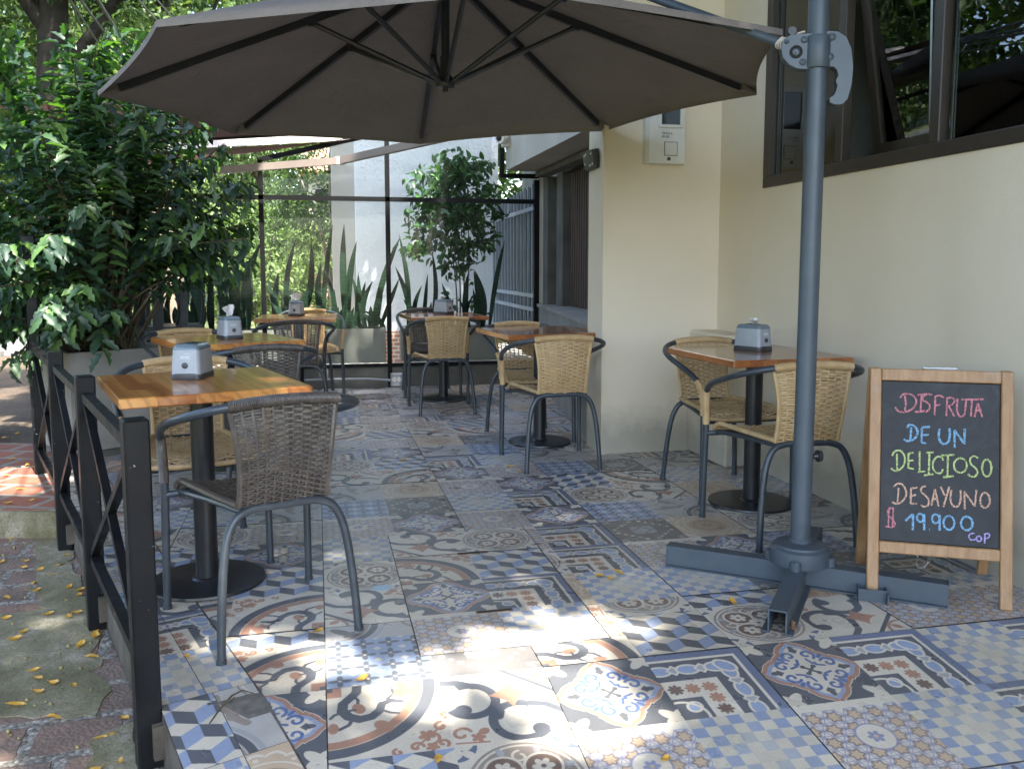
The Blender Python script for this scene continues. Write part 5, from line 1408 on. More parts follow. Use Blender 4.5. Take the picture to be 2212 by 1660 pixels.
for i in range(len(chain) - 1):
    a, c = chain[i], chain[i + 1]; d = (c - a).normalized(); s_ = d.cross(Vector((0, 0, 1)) if i % 2 else Vector((1, 0, .3))).normalized(); m_ = (a + c) / 2
    b.tube([m_ + d * .0085 * math.cos(t) + s_ * .0042 * math.sin(t) for t in np.linspace(0, 2 * math.pi, 9)[:-1]], .0013, 5, closed=True)
b.build('chain', M['steel'], sign)

# ------------------------------------------------------------------ black railing along the pavement
fence = thing('railing', 'black painted steel railing with crossed braces along the left edge of the terrace', 'railing', (-.455, 2.305, 0))
POSTS = [Vector((0, 0, 0)), Vector((-.349, .974, 0)), Vector((-.709, 1.956, 0)), Vector((-1.105, 3.02, 0))]
fang = math.atan2(POSTS[3].y, POSTS[3].x) - R(90)
for i, p in enumerate(POSTS):
    b = MB(); topz = .765 if i < 3 else 1.32; b.box((p.x, p.y, (topz - .155) / 2), (.062, .062, topz + .155), fang, bev=.005); b.build('post', M['chipped_black'], fence)
for i in range(3):
    a, c = POSTS[i], POSTS[i + 1]; d = (c - a).normalized(); a, c = a + d * .032, c - d * .032
    for z in (.692, .112):
        b = MB(); b.bar(a + Vector((0, 0, z)), c + Vector((0, 0, z)), .031, .031); b.build('rail', M['chipped_black'], fence)
    for (z0_, z1_, k) in ((.672, .132, 0), (.132, .672, 1)):
        b = MB(); A_, C_ = a + Vector((0, 0, z0_)), c + Vector((0, 0, z1_)); dd = (C_ - A_)
        if k == 0: b.bar(A_, C_, .025, .025)
        else: b.bar(A_, A_ + dd * .485, .0245, .0245); b.bar(A_ + dd * .515, C_, .0245, .0245)
        b.build('brace', M['chipped_black'], fence)
for i in range(4):
    b = MB(); b.box((POSTS[i].x + .035, POSTS[i].y - .02, -.075), (.045, .045, .09), fang); b.build('post_mortar', M['slab_edge'], fence)

# ------------------------------------------------------------------ vegetation
nprng = np.random.RandomState(77)
LEAF9 = np.array([[0, 0], [.36, 0], [.70, 0], [1, 0], [.20, .20], [.50, .25], [.80, .13], [.20, -.20], [.50, -.25], [.80, -.13], [.36, .25], [.66, .20], [.36, -.25], [.66, -.20]])
LEAF9_F = np.array([[0, 4, 1], [4, 10, 1], [1, 10, 5], [1, 5, 2], [5, 11, 2], [2, 11, 6], [2, 6, 3], [0, 1, 7], [7, 1, 12], [1, 8, 12], [1, 2, 8], [8, 2, 13], [2, 9, 13], [2, 3, 9]])
HOLLY = LEAF9.copy(); HOLLY[[10, 11], 1] = [.17, .13]; HOLLY[[12, 13], 1] = [-.17, -.13]; HOLLY[[5, 6], 1] = [.29, .19]; HOLLY[[8, 9], 1] = [-.29, -.19]
DIAM = np.array([[0, 0], [.45, .24], [1, 0], [.45, -.24]]); DIAM_F = np.array([[0, 1, 2], [0, 2, 3]])
def unit(a): return a / np.maximum(1e-9, np.linalg.norm(a, axis=-1, keepdims=True))
def leaves(name, P_, D_, N_, L_, mat, parent=None, tmpl=DIAM, faces=DIAM_F, fold=.25, droop=.25, wid=1.0, smooth=False):
    n = len(P_); D_ = unit(D_); S_ = unit(np.cross(D_, N_)); N_ = np.cross(S_, D_)
    u = tmpl[:, 0][None, :, None]; w = tmpl[:, 1][None, :, None] * wid
    V = P_[:, None, :] + L_[:, None, None] * (D_[:, None, :] * u + S_[:, None, :] * w + N_[:, None, :] * (np.abs(w) * fold * 2 - droop * u * u))
    F = (np.arange(n)[:, None, None] * len(tmpl) + faces[None]).reshape(-1, faces.shape[1])
    return np_mesh(name, V.reshape(-1, 3), F, mat, parent, smooth)
def rand_dirs(n): return unit(nprng.normal(size=(n, 3)))
def crown_cloud(center, radii, n_clumps, per, clump_r, size, up=.35, shell=.55, zmin=None):
    """leaf positions: clumps scattered through an uneven ellipsoid, denser to the outside"""
    c = rand_dirs(n_clumps) * (shell + (1 - shell) * nprng.rand(n_clumps, 1)) * np.array(radii) * (0.82 + .36 * nprng.rand(n_clumps, 1))
    cr = clump_r * (.6 + .8 * nprng.rand(n_clumps))
    P_ = []
    for k in range(n_clumps):
        m = int(per * (.5 + nprng.rand())); q = rand_dirs(m) * (nprng.rand(m, 1) ** .5) * cr[k] * np.array([1, 1, .62]); P_.append(c[k] + q)
    P_ = np.concatenate(P_) + np.array(center)
    if zmin is not None: P_ = P_[P_[:, 2] > zmin]
    n = len(P_); D_ = unit(rand_dirs(n) + np.array([0, 0, -.35])); N_ = unit(rand_dirs(n) * .8 + np.array([0, 0, up + .6]))
    return P_, D_, N_, size * (.65 + .7 * nprng.rand(n))

M['leaf_shrub'] = leaf_mat('glossy_dark_leaves', [(.018, .044, .032, 1), (.030, .068, .042, 1), (.050, .105, .042, 1), (.10, .19, .045, 1)], .46, .26, .5, (1.6, 2.2, .5, 1))
M['leaf_back'] = leaf_mat('fresh_tree_leaves', [(.040, .072, .022, 1), (.062, .105, .030, 1), (.095, .145, .045, 1), (.13, .18, .06, 1)], .5, .40, .35, (1.2, 1.3, .6, 1))
M['leaf_dark'] = leaf_mat('deep_tree_leaves', [(.020, .042, .016, 1), (.035, .068, .022, 1), (.058, .10, .032, 1)], .5, .32, .35, (1.3, 1.5, .5, 1))
M['leaf_lime'] = leaf_mat('lime_bush_leaves', [(.085, .135, .04, 1), (.13, .19, .06, 1), (.18, .24, .085, 1)], .5, .42, .3, (1.1, 1.15, .7, 1))
M['leaf_fine'] = leaf_mat('fine_light_leaves', [(0.028, 0.060, 0.018, 1), (0.050, 0.095, 0.024, 1), (0.077, 0.130, 0.036, 1)], .5, .4, .3, (1.2, 1.3, .6, 1))
M['leaf_bamboo'] = leaf_mat('dark_small_leaves', [(.014, .045, .016, 1), (.028, .08, .022, 1), (.05, .13, .03, 1)], .4, .22, .4, (1.4, 1.7, .5, 1))
M['leaf_sword'] = None
def sword_mat():
    m = NT('banded_sword_leaves'); co = m.coord('Object'); w = m.n('TexWave', bands_direction='Z'); m.l(co, w.inputs['Vector']); w.inputs['Scale'].default_value = 9; w.inputs['Distortion'].default_value = 9; w.inputs['Detail'].default_value = 3
    m.set(Base_Color=m.ramp(w.outputs['Fac'], [(.2, (.010, .028, .016, 1)), (.8, (.018, .042, .024, 1))]), Roughness=.6); m.b.inputs['Specular IOR Level'].default_value = .15; return m.mat
M['leaf_sword'] = sword_mat()

def planter(name, label, loc, rz, w, d, h, mat, z0=0.0, plinth=.05):
    t = thing(name, label, 'planter', loc, rz); b = MB(); k = .035
    for (c, s) in (((0, -d / 2 + k / 2, h / 2 + plinth / 2), (w, k, h - plinth)), ((0, d / 2 - k / 2, h / 2 + plinth / 2), (w, k, h - plinth)), ((-w / 2 + k / 2, 0, h / 2 + plinth / 2), (k, d - 2 * k, h - plinth)), ((w / 2 - k / 2, 0, h / 2 + plinth / 2), (k, d - 2 * k, h - plinth))): b.box(c, s)
    b.box((0, 0, plinth + .02), (w - 2 * k, d - 2 * k, .03)); b.build('box', mat, t)
    b = MB(); n = 9; vs = []; fs = []
    for j in range(n):
        for i in range(n): vs.append(((i / (n - 1) - .5) * (w - 2 * k), (j / (n - 1) - .5) * (d - 2 * k), h - .055 + .025 * random.Random(i * 9 + j).random()))
    for j in range(n - 1):
        for i in range(n - 1): a = j * n + i; fs.append((a, a + 1, a + n + 1, a + n))
    b.add(vs, fs); b.build('soil', M['soil'], t)
    if plinth: b = MB(); b.box((0, 0, plinth / 2), (w - .06, d - .06, plinth)); b.build('plinth', M['concrete_dark'], t)
    return t
# planter by the railing: front left corner at (-1.42, 5.47), turned 37 degrees
pa = R(36); pw, pd = .67, .58
pc = Vector((-1.42, 5.47, 0)) + Vector((math.cos(pa), math.sin(pa), 0)) * pw / 2 + Vector((-math.sin(pa), math.cos(pa), 0)) * pd / 2
planter('concrete_planter', 'square grey concrete planter behind the black railing, holding the big dark shrub', pc, pa, pw, pd, .645, M['concrete'])
for (x0, x1, lab) in ((-.02, .655, 'grey concrete planter box with snake plants left of the glass post'), (.83, 1.78, 'dark concrete planter box with a leafy shrub right of the glass post'), (-.86, -.12, 'grey planter box of snake plants behind the farthest honey table'), (-1.72, -.95, 'grey planter box of snake plants behind the bar stools')):
    planter('long_planter', lab, ((x0 + x1) / 2, 8.80, .21), 0, x1 - x0, .36, .335, M['concrete'], plinth=.0)
for o in bpy.data.objects:
    if o.name.startswith('long_planter'): o['group'] = 'planter boxes behind the glass'

# the big glossy shrub
shrub = thing('shrub', 'big dark glossy leaved shrub growing from the concrete planter by the railing', 'shrub', (pc.x, pc.y, .60))
base = Vector((pc.x, pc.y, .60)); rs = random.Random(5)
st_b = MB(); P_, D_, N_, L_ = [], [], [], []
ctr = Vector((-1.36, 5.72, 1.42)); rad = Vector((.92, .78, 1.02))
for k in range(300):
    while True:
        v = Vector((rs.gauss(0, 1), rs.gauss(0, 1), rs.gauss(0, 1))).normalized()
        if v.z > -.78: break
    rr = .74 + .34 * rs.random()
    tip = ctr + Vector((v.x * rad.x, v.y * rad.y, v.z * rad.z)) * rr
    if k < 12: tip = ctr + Vector((.55 + .4 * rs.random(), -.15 + .3 * rs.random(), -.1 - .25 * rs.random()))       # the spray reaching right
    elif k < 26: tip = ctr + Vector((-.6 + 1.0 * rs.random(), -.2 + .3 * rs.random(), .85 + .28 * rs.random()))        # upright young shoots
    elif k < 50: tip = ctr + Vector((-.75 + .5 * rs.random(), -.75 + .3 * rs.random(), -.35 - .40 * rs.random()))      # low sprays over the railing
    if k >= 50 and tip.x > -1.15 and tip.z < 1.30: continue
    if tip.z < .70 and tip.x > -1.3: tip.z = .70 + .2 * rs.random()
    root_ = base + Vector((rs.uniform(-.16, .16), rs.uniform(-.12, .12), 0)); mid = root_.lerp(tip, .5) + Vector((0, 0, .10 + .18 * rs.random()))
    pts = smooth_path([root_, mid, tip, tip + (tip - mid).normalized() * .05 + Vector((0, 0, -.05))], 7)
    if k % 3 == 0: st_b.tube([p - base for p in pts], [max(.002, .010 * (1 - i / len(pts))) for i in range(len(pts))], 5)
    q = resample(pts, .030)
    q = q[int(len(q) * (.42 if k % 2 else .60)):]
    for i, p in enumerate(q):
        t = (q[min(i + 1, len(q) - 1)] - q[max(i - 1, 0)]).normalized(); side = t.cross(Vector((0, 0, 1))).normalized() * (1 if i % 2 else -1)
        young = (k >= 12 and k < 26)
        d = (t * .75 + side * .9 + Vector((0, 0, (-.45 if not young else .25) + rs.uniform(-.3, .2))) + Vector((rs.gauss(0, .22), rs.gauss(0, .22), rs.gauss(0, .16)))).normalized()
        up = (Vector((0, 0, 1)) + Vector((rs.gauss(0, .35), rs.gauss(0, .35), 0)) + v * .5).normalized()
        P_.append(p - base); D_.append(d); N_.append(up); L_.append((.082 + .05 * rs.random()))
leaves('foliage', np.array(P_), np.array(D_), np.array(N_), np.array(L_), M['leaf_shrub'], shrub, HOLLY, LEAF9_F, .32, .30, .80)
for k in range(9):
    a = rs.uniform(0, 6.3); p0 = Vector((.17 * math.cos(a), .14 * math.sin(a), -.01)); p1 = p0 * 1.6 + Vector((rs.uniform(-.1, .1), rs.uniform(-.1, .1), .55)); p2 = p1 * 1.4 + Vector((0, 0, .35))
    st_b.tube(smooth_path([p0, p1, p2], 6), [.013] * 13, 6)
st_b.build('stems', M['twig'], shrub)

# sword leaved snake plants, leaf feet and tips on the planters
SW = [(-1.14, -1.07, 1.38), (-1.21, -1.12, 1.48), (-.79, -.72, 1.36), (-.72, -.56, 1.4), (-.83, -.8, 1.05), (-.38, -.38, 1.1), (-.27, -.22, 1.43), (-.2, -.01, 1.4), (.04, .16, 1.58), (.28, .27, 1.58), (.3, .38, 1.41), (.48, .4, 1.1), (.49, .51, 1.02), (.54, .81, 1.46), (.60, .82, 1.04), (.89, .84, 1.48), (1.0, 1.02, .97), (1.12, 1.19, 1.32), (1.05, 1.12, 1.09), (1.33, 1.26, .99), (1.47, 1.5, 1.09), (1.66, 1.59, 1.13), (1.72, 1.87, 1.42), (-1.31, -1.33, 1.22), (-1.0, -1.0, 1.22), (-1.41, -1.41, 1.31), (-.66, -.62, 1.2), (-1.08, -1.22, 1.15), (.1, .02, 1.2), (.2, .33, 1.05)]
CL = [('left of the bar stools', -1.6, -1.12), ('between the bar stools and the glass post', -1.12, -.88), ('behind the second honey table', -.88, -.5), ('just right of the left glass post', -.5, -.1), ('with the tallest broad leaf of them all', -.1, .24), ('left of the middle glass post against the white wall', .24, .47), ('leaning behind the middle glass post', .47, .8), ('right of the middle glass post', .8, 1.03), ('dark against the white wall beyond the far middle table', 1.03, 1.3), ('at the right end before the bar gate', 1.3, 1.9)]
def leaf_blade(b, p0, p1, w, bend, rs):
    n = 10; a = rs.uniform(-.6, .6); side = Vector((math.cos(a), math.sin(a), 0)); nr = Vector((-math.sin(a), math.cos(a), 0)); vs = []; fs = []
    for i in range(n + 1):
        t = i / n; c = p0.lerp(p1, t) + (p1 - p0).cross(nr).normalized() * bend * math.sin(math.pi * t) * .5; c.x += bend * t * t * .3
        ww = w * (.42 + 1.9 * t - 1.55 * t * t) * (1 - t ** 7) if t < 1 else .001
        tw = a + .5 * t; s2 = Vector((math.cos(tw), math.sin(tw), 0)); n2 = Vector((-math.sin(tw), math.cos(tw), 0))
        vs += [c + s2 * ww / 2 + n2 * ww * .14, c, c - s2 * ww / 2 + n2 * ww * .14]
    for i in range(n):
        o = 3 * i; fs += [(o, o + 1, o + 4, o + 3), (o + 1, o + 2, o + 5, o + 4)]
    b.add(vs, fs)
for lab, xa, xb in CL:
    mine = [s_ for s_ in SW if xa <= s_[0] < xb]
    cx0 = (xa + xb) / 2; t = thing('snake_plant', 'snake plant of upright sword leaves ' + lab, 'snake plant', (cx0, 8.8, .50), 0, 'snake plants behind the glass')
    for (x0, x1, zt) in mine:
        for q in range(2 if (x0 * 37) % 1 > .45 else 3):
            yy = rs.uniform(-.09, .09); hgt = (zt - .5) * (1 if q == 0 else rs.uniform(.35, .75)); dx = (x1 - x0) * (1 if q == 0 else rs.uniform(-1.2, 1.2)) + (0 if q == 0 else rs.uniform(-.14, .14))
            xx = x0 - cx0 + (0 if q == 0 else rs.uniform(-.07, .07))
            b = MB(); leaf_blade(b, Vector((xx, yy, -.02)), Vector((xx + dx, yy + rs.uniform(-.05, .05), hgt)), rs.uniform(.052, .080), rs.uniform(-.14, .14), rs); b.build('leaf', M['leaf_sword'], t, 'all')

def stems_tree(name, label, cat, loc, stems, mat_b, cloud, mat_l, tmpl=DIAM, faces=DIAM_F, group=None, fold=.25, droop=.25, wid=1.0):
    t = thing(name, label, cat, loc, 0, group); b = MB(); L0 = Vector(loc)
    for pts, r0, r1 in stems:
        q = smooth_path([Vector(p) - L0 for p in pts], 6); b.tube(q, [r0 + (r1 - r0) * i / (len(q) - 1) for i in range(len(q))], 9)
    b.build('trunk', mat_b, t, 'all')
    P_, D_, N_, L_ = cloud
    leaves('crown', P_ - np.array(loc), D_, N_, L_, mat_l, t, tmpl, faces, fold, droop, wid)
    return t
def cat_cl(*cl): return tuple(np.concatenate(x) for x in zip(*cl))
# leafy shrub right of the glass post
cl = cat_cl(crown_cloud((1.47, 9.3, 1.95), (.50, .35, .42), 60, 20, .16, .09), crown_cloud((1.42, 9.25, 1.5), (.46, .3, .40), 50, 18, .15, .09), crown_cloud((1.5, 9.3, .85), (.3, .2, .3), 10, 8, .10, .07))
stems_tree('tall_shrub', 'tall leafy shrub with thin stems in front of the white wall and the bar gate', 'shrub', (1.45, 9.15, .5), [([(1.45 + .03 * k, 9.1 + .02 * k, .5), (1.44 + .05 * k, 9.2, 1.1), (1.45 + .1 * (k - 1.5), 9.28, 1.9)], .010, .004) for k in range(4)], M['twig'], cl, M['leaf_bamboo'], LEAF9, LEAF9_F)
# slender light tree behind the glass
cl = cat_cl(crown_cloud((.12, 12.1, 2.25), (.8, .6, .7), 120, 26, .17, .065), crown_cloud((.62, 11.8, 1.5), (.40, .35, .55), 50, 15, .15, .065), crown_cloud((-.2, 12.2, 1.7), (.5, .5, .4), 40, 18, .16, .065))
stems_tree('slender_tree', 'slender tree with bare reddish stems and light leaves behind the glass before the white wall', 'tree', (.22, 12, -.05), [([(.22, 12, -.05), (.18, 12, .9), (.05, 12.05, 1.7), (-.25, 12.1, 2.5)], .045, .012), ([(.24, 12, -.05), (.25, 12.02, 1.0), (.2, 12.1, 2.2), (.22, 12.1, 2.8)], .032, .01), ([(.28, 12, -.05), (.34, 11.95, .9), (.55, 11.85, 1.7), (.8, 11.75, 2.2)], .026, .007), ([(.3, 12, .3), (.45, 11.9, 1.0), (.72, 11.8, 1.5)], .016, .005)], M['bark_pale'], cl, M['leaf_fine'])
# an unseen tree, added to shade the white wall; its crown hides above the umbrella
cl = crown_cloud((1.95, 9.3, 5.2), (1.6, 1.05, .85), 85, 50, .6, .2)
stems_tree('wall_shade_tree', 'unseen tree added behind the bar gate to shade the white wall', 'tree', (3.0, 10.2, -.05), [([(3.0, 10.2, -.05), (2.95, 10.1, 2.2), (2.6, 9.7, 3.9), (2.0, 9.3, 5.0)], .14, .05)], M['bark'], cl, M['leaf_dark'])
# bushes and trees further off
def bush(x, y, r, h, mat, lab, size=.10, nc=70, per=60):
    cl = crown_cloud((x, y, h * .52), (r, r * .9, h * .5), nc, per, r * .30, size)
    stems_tree('garden_bush', lab, 'bush', (x, y, -.05), [([(x, y, -.05), (x + .1, y, h * .4), (x + .2, y, h * .8)], .05, .015), ([(x, y, -.05), (x - .2, y, h * .35), (x - .4, y, h * .7)], .04, .012)], M['bark'], cl, mat, group='bushes behind the glass')
bush(-2.5, 15.2, 1.25, 2.9, M['leaf_lime'], 'lime green bush farthest left behind the glass, beside the dark shrub')
bush(-.85, 14.6, 1.15, 2.3, M['leaf_lime'], 'round lime green bush behind the two tall snake plant leaves')
bush(.15, 16.4, 1.2, 2.0, M['leaf_back'], 'mid green bush behind the slender tree')
bush(-1.6, 18.5, 1.9, 4.3, M['leaf_back'], 'high light green bush rising behind the left glass post')
def tree(name, lab, x, y, trunk, cloud, mat, limbs=(), bark='bark', r=.25):
    stems_tree(name, lab, 'tree', (x, y, -.2), [(trunk, r, r * .6)] + [(l, r * .5, r * .12) for l in limbs], M[bark], cloud, mat, group='street trees in the background')
tree('street_tree', 'big street tree with a thick mossy leaning trunk rising at the upper left', -4.3, 16.3, [(-4.33, 16.35, -.2), (-4.32, 16.34, 1.6), (-4.27, 16.33, 3.3), (-4.22, 16.3, 4.7), (-4.05, 16.2, 7.5)], crown_cloud((-4.2, 16.3, 8.0), (3.6, 3.2, 2.8), 150, 60, .8, .17), M['leaf_dark'], [[(-4.24, 16.32, 4.2), (-3.6, 16.2, 5.0), (-2.6, 16.0, 6.4)], [(-4.22, 16.3, 5.0), (-5.2, 16.0, 6.5)]], r=.35)
tree('street_tree', 'forked street tree whose thin dark trunks stand left of the umbrella corner', -2.55, 16.6, [(-2.75, 16.6, -.2), (-2.7, 16.6, 2.4), (-2.62, 16.5, 4.2), (-2.3, 16.3, 7)], cat_cl(crown_cloud((-2.2, 16.4, 7.3), (2.6, 2.6, 2.2), 110, 55, .7, .17), crown_cloud((-2.2, 15.4, 4.75), (.8, .6, .75), 26, 20, .3, .15)), M['leaf_back'], [[(-2.7, 16.6, 3.0), (-2.1, 16.3, 4.4), (-1.2, 16, 6.5)]], r=.15)
tree('street_tree', 'leafy tree filling the upper left corner behind the thick trunk', -7.6, 20.5, [(-7.6, 20.5, -.2), (-7.5, 20.4, 3), (-7.2, 20.2, 6)], cat_cl(crown_cloud((-7.2, 20.2, 6.2), (3.0, 2.4, 4.2), 210, 75, .75, .17), crown_cloud((-6.6, 19.2, 2.4), (2.0, 1.6, 1.6), 60, 60, .6, .16)), M['leaf_back'], r=.22)
tree('street_tree', 'light green tree standing beyond the thick trunk', -5.0, 24.0, [(-5.0, 24, -.2), (-5, 24, 3), (-4.8, 23.8, 6)], cat_cl(crown_cloud((-4.9, 23.8, 6.4), (3.4, 2.6, 4.4), 210, 75, .8, .19), crown_cloud((-4.6, 22.6, 2.6), (2.0, 1.6, 1.7), 60, 60, .6, .17)), M['leaf_lime'], r=.22)
tree('street_tree', 'light tree over the pitched tile roof behind the glass', -1.7, 25.0, [(-1.7, 25, -.2), (-1.6, 25, 3), (-1.4, 25, 6)], crown_cloud((-1.4, 24.8, 4.6), (2.6, 2.2, 2.9), 130, 60, .75, .18), M['leaf_back'], r=.2)
for lab, x, y in (('unseen added street tree across the road, farthest left of the row', -13.5, 3.0), ('unseen added street tree across the road, middle of the row', -14.5, 9.5), ('unseen added street tree across the road behind the viewer', -12.0, -4.5), ('unseen added street tree on the far verge beyond the road bend', -10.0, 15.5), ('unseen added street tree far down the road at the left', -12.5, 24.0)):
    stems_tree('street_tree', lab, 'tree', (x, y, -.2), [([(x, y, -.2), (x + .2, y, 3), (x + .3, y + .2, 6)], .25, .15)], M['bark'], crown_cloud((x, y, 5.2), (3.2, 3.2, 4.0), 90, 40, 1.1, .34), M['leaf_dark'], group='street trees in the background')  # out of view, added to screen the sky mirrored in the window
# woods far behind close the view
cl = []
for k in range(26):
    x = -26 + 1.45 * k; cl.append(crown_cloud((x, 38 + 3 * math.sin(k * 1.7), 7.0 + 1.8 * math.sin(k * 2.3)), (2.6, 2.2, 7.6), 64, 36, 1.2, .42))
P_, D_, N_, L_ = cat_cl(*cl); tag(leaves('far_wood', P_, D_, N_, L_, M['leaf_back']), kind='stuff')
P_, D_, N_, L_ = cat_cl(*[crown_cloud((-13 + 2.1 * k, 27 + 2 * math.sin(k * 1.9), 1.2), (1.5, 1.4, 1.5), 26, 34, .5, .18) for k in range(7)]); tag(leaves('far_hedge', P_, D_, N_, L_, M['leaf_dark']), kind='stuff')

# the street tree over the terrace: its crown is above the picture, its gaps let the sun through
tsx, tsy = sun_dir.x / sun_dir.z, sun_dir.y / sun_dir.z
GAPS = [(.72, 2.57, .17, .11, 0), (.66, 2.73, .08, .10, 0), (.90, 2.50, .08, .06, 0), (.71, 2.03, .17, .15, 0), (.62, 2.19, .11, .08, 0), (.25, 2.42, .22, .10, 0), (-.06, 2.52, .20, .06, 0), (.22, 2.22, .15, .07, 0), (-.28, 2.72, .12, .04, 0), (-.95, 2.45, .20, .10, -.15), (-1.12, 3.4, .07, .16, -.15), (-1.6, 2.9, .25, .1, -.15),
        (-1.75, 5.3, .35, .55, 0), (-1.45, 6.05, .95, .65, 2.3), (-1.0, 6.0, .4, .3, 1.9), (.2, 2.58, .55, .03, 2.0), (1.3, 2.9, .3, .04, 2.05), (-3.0, 8.9, .25, .6, 0)]
n = 74000
z = nprng.uniform(5.0, 7.8, n); P_ = np.stack([nprng.uniform(-5.0, 5.6, n), nprng.uniform(-4.4, 7.6, n), z], 1)
keep = np.ones(n, bool)
for (cx, cy, rx, ry, h) in GAPS:
    qx, qy = P_[:, 0] - (z - h) * tsx, P_[:, 1] - (z - h) * tsy
    ang = np.arctan2(qy - cy, qx - cx)
    keep &= ((qx - cx) / (rx + .105)) ** 2 + ((qy - cy) / (ry + .085)) ** 2 > 1 + .25 * np.sin(3 * ang + cx * 9) 
# ragged outline, and nothing low enough to hang into the picture
keep &= np.minimum(((P_[:, 0] - .75) / 4.9) ** 2 + ((P_[:, 1] - .6) / 4.9) ** 2, ((P_[:, 0] + 2.0) / 3.0) ** 2 + ((P_[:, 1] - 4.2) / 3.4) ** 2) < .95 + .25 * np.sin(P_[:, 0] * 2.1) * np.cos(P_[:, 1] * 1.7)
P_ = P_[keep]; n = len(P_)
over = (P_, unit(rand_dirs(n) + np.array([0, 0, -.3])), unit(rand_dirs(n) * .55 + np.array([0, 0, 1.0])), .25 * (.7 + .6 * nprng.rand(n)))
stems_tree('shade_tree', 'broad street tree spreading its leafy limbs over the terrace', 'tree', (-3.4, -1.0, -.15), [([(-3.4, -1.0, -.15), (-3.35, -.9, 2.2), (-2.9, -.5, 4.9), (-1.8, .6, 6.6)], .24, .12), ([(-3.2, -.8, 3.2), (-1.4, 0, 5.8), (1.2, 1.0, 6.6), (3.4, 1.6, 6.9)], .12, .04), ([(-2.9, -.5, 4.9), (-2.4, 2.2, 6.2), (-1.2, 4.6, 6.6)], .11, .04), ([(-1.4, 0, 5.8), (.5, -1.6, 6.4)], .08, .03)], M['bark'], over, M['leaf_dark'])

# ------------------------------------------------------------------ the rest of the street side
tile_house = thing('tile_roof_house', 'distant beige house with an orange tile roof behind the slender tree', 'house', (.6, 22.5, 0))
part('wall', tile_house, mottled('beige_wall', (.40, .36, .30, 1), (.48, .43, .36, 1), 2, .9), [((.2, .5, 1.7), (1.9, 1.0, 3.4))])
b = MB()
for i in range(16):
    x0 = -.85 + .13 * i; b.tube([(x0, -.35, 3.45), (x0, .7, 4.15)], .075, 8)
for k in range(6): b.bar((-.9, -.30 + .18 * k, 3.50 + .12 * k), (1.15, -.30 + .18 * k, 3.50 + .12 * k), .03, .05)
b.build('roof', mottled('terracotta_tiles', (.42, .22, .13, 1), (.55, .33, .21, 1), 9, .8), tile_house)
b = MB(); b.box((-.1, -.25, 1.72), (1.5, .5, .22)); b.build('balcony', mottled('cream_balcony', (.55, .48, .38, 1), (.6, .53, .43, 1), 3, .8), tile_house)
b = MB()
for i in range(14): b.bar((-.8 + .105 * i, -.48, 1.83), (-.8 + .105 * i, -.48, 2.35), .025, .025)
b.bar((-.85, -.48, 2.36), (.65, -.48, 2.36), .04, .04); b.build('balcony_railing', M['dark_plastic'], tile_house)
b = MB(); b.box((-.1, -.02, 2.5), (.9, .05, 1.2)); b.build('window', M['slot_black'], tile_house)
b = MB(); b.box((.2, -.012, .72), (1.88, .04, 1.44)); b.build('brick_base', M['brick_far'], tile_house)
gf = thing('garden_fence', 'low black iron garden fence behind the snake plants', 'fence', (-.4, 13.6, 0)); b = MB()
for i in range(34): b.bar((-2.2 + .13 * i, 0, 0), (-2.2 + .13 * i, 0, .82), .018, .018)
b.build('bars', M['black_paint'], gf); b = MB(); b.bar((-2.25, 0, .12), (2.2, 0, .12), .02, .03); b.bar((-2.25, 0, .78), (2.2, 0, .78), .02, .03); b.build('rails', M['black_paint'], gf)
lp = thing('pale_post', 'pale round post with a mossy foot at the left edge on the verge', 'post', (-2.36, 6.62, -.05)); b = MB()
b.tube([(0, 0, 0), (-.02, .02, .5), (-.03, .02, 1.6), (-.05, .0, 4.2)], [.135, .125, .118, .10], 16); b.build('shaft', mottled('mossy_pale_bark', (.20, .19, .15, 1), (.34, .32, .26, 1), 5, .9, .3, 30, 0, .2, 6, ((.10, .12, .04, 1), .5)), lp, 'all')
tk = thing('grey_trunk', 'grey bare trunk standing behind the glass at the left beside the bar table', 'tree trunk', (-1.75, 11.2, -.05)); b = MB(); b.tube(smooth_path([(0, 0, 0), (.03, 0, .8), (.0, 0, 1.5), (-.1, 0, 2.1)], 5), .15, 14); b.build('trunk', M['bark_pale'], tk, 'all')
WIRES = [((-2.31, 9.74, 3.81), (-4.77, 21.57, 5.97), .010), ((-2.29, 9.75, 3.81), (-4.11, 21.42, 5.37), .010), ((-2.18, 9.71, 3.81), (-3.49, 21.28, 5.11), .012), ((-2.02, 9.68, 3.81), (-3.34, 21.25, 5.06), .016), ((-1.6, 9.58, 3.81), (-2.45, 21.05, 5.77), .009), ((-1.42, 9.54, 3.81), (-2.34, 21.02, 6.07), .008)]
for i, (a, c, r_) in enumerate(WIRES):
    a, c = Vector(a), Vector(c); d = (a - c).normalized(); a2 = a + d * 7; pts = [a2.lerp(c, t / 14) + Vector((0, 0, -.10 * math.sin(math.pi * t / 14))) for t in range(15)]
    b = MB(); b.tube(pts, r_, 6); tag(b.build('overhead_wire', M['dark_plastic'], smooth='all'), 'thin dark overhead wire running up through the trees at the upper left', 'wire', 'overhead wires')
sl = thing('street_lamp', 'white slanting street lamp arms showing between the trees at the upper left', 'street lamp', (-2.9, 19.1, 0)); b = MB()
b.bar((-.82, .2, 5.42), (.0, .0, 5.2), .10, .06); b.bar((.30, -.05, 4.86), (.68, -.12, 4.68), .10, .07); b.bar((.48, -.1, 5.03), (1.17, -.24, 4.74), .09, .05); b.build('lamp_arm', M['white_plastic'], sl)
b = MB(); b.tube([(.0, .02, 0), (.0, .02, 5.2)], .05, 10); b.bar((0, .02, 5.15), (.5, -.1, 4.95), .05, .05); b.build('lamp_post', M['concrete'], sl)

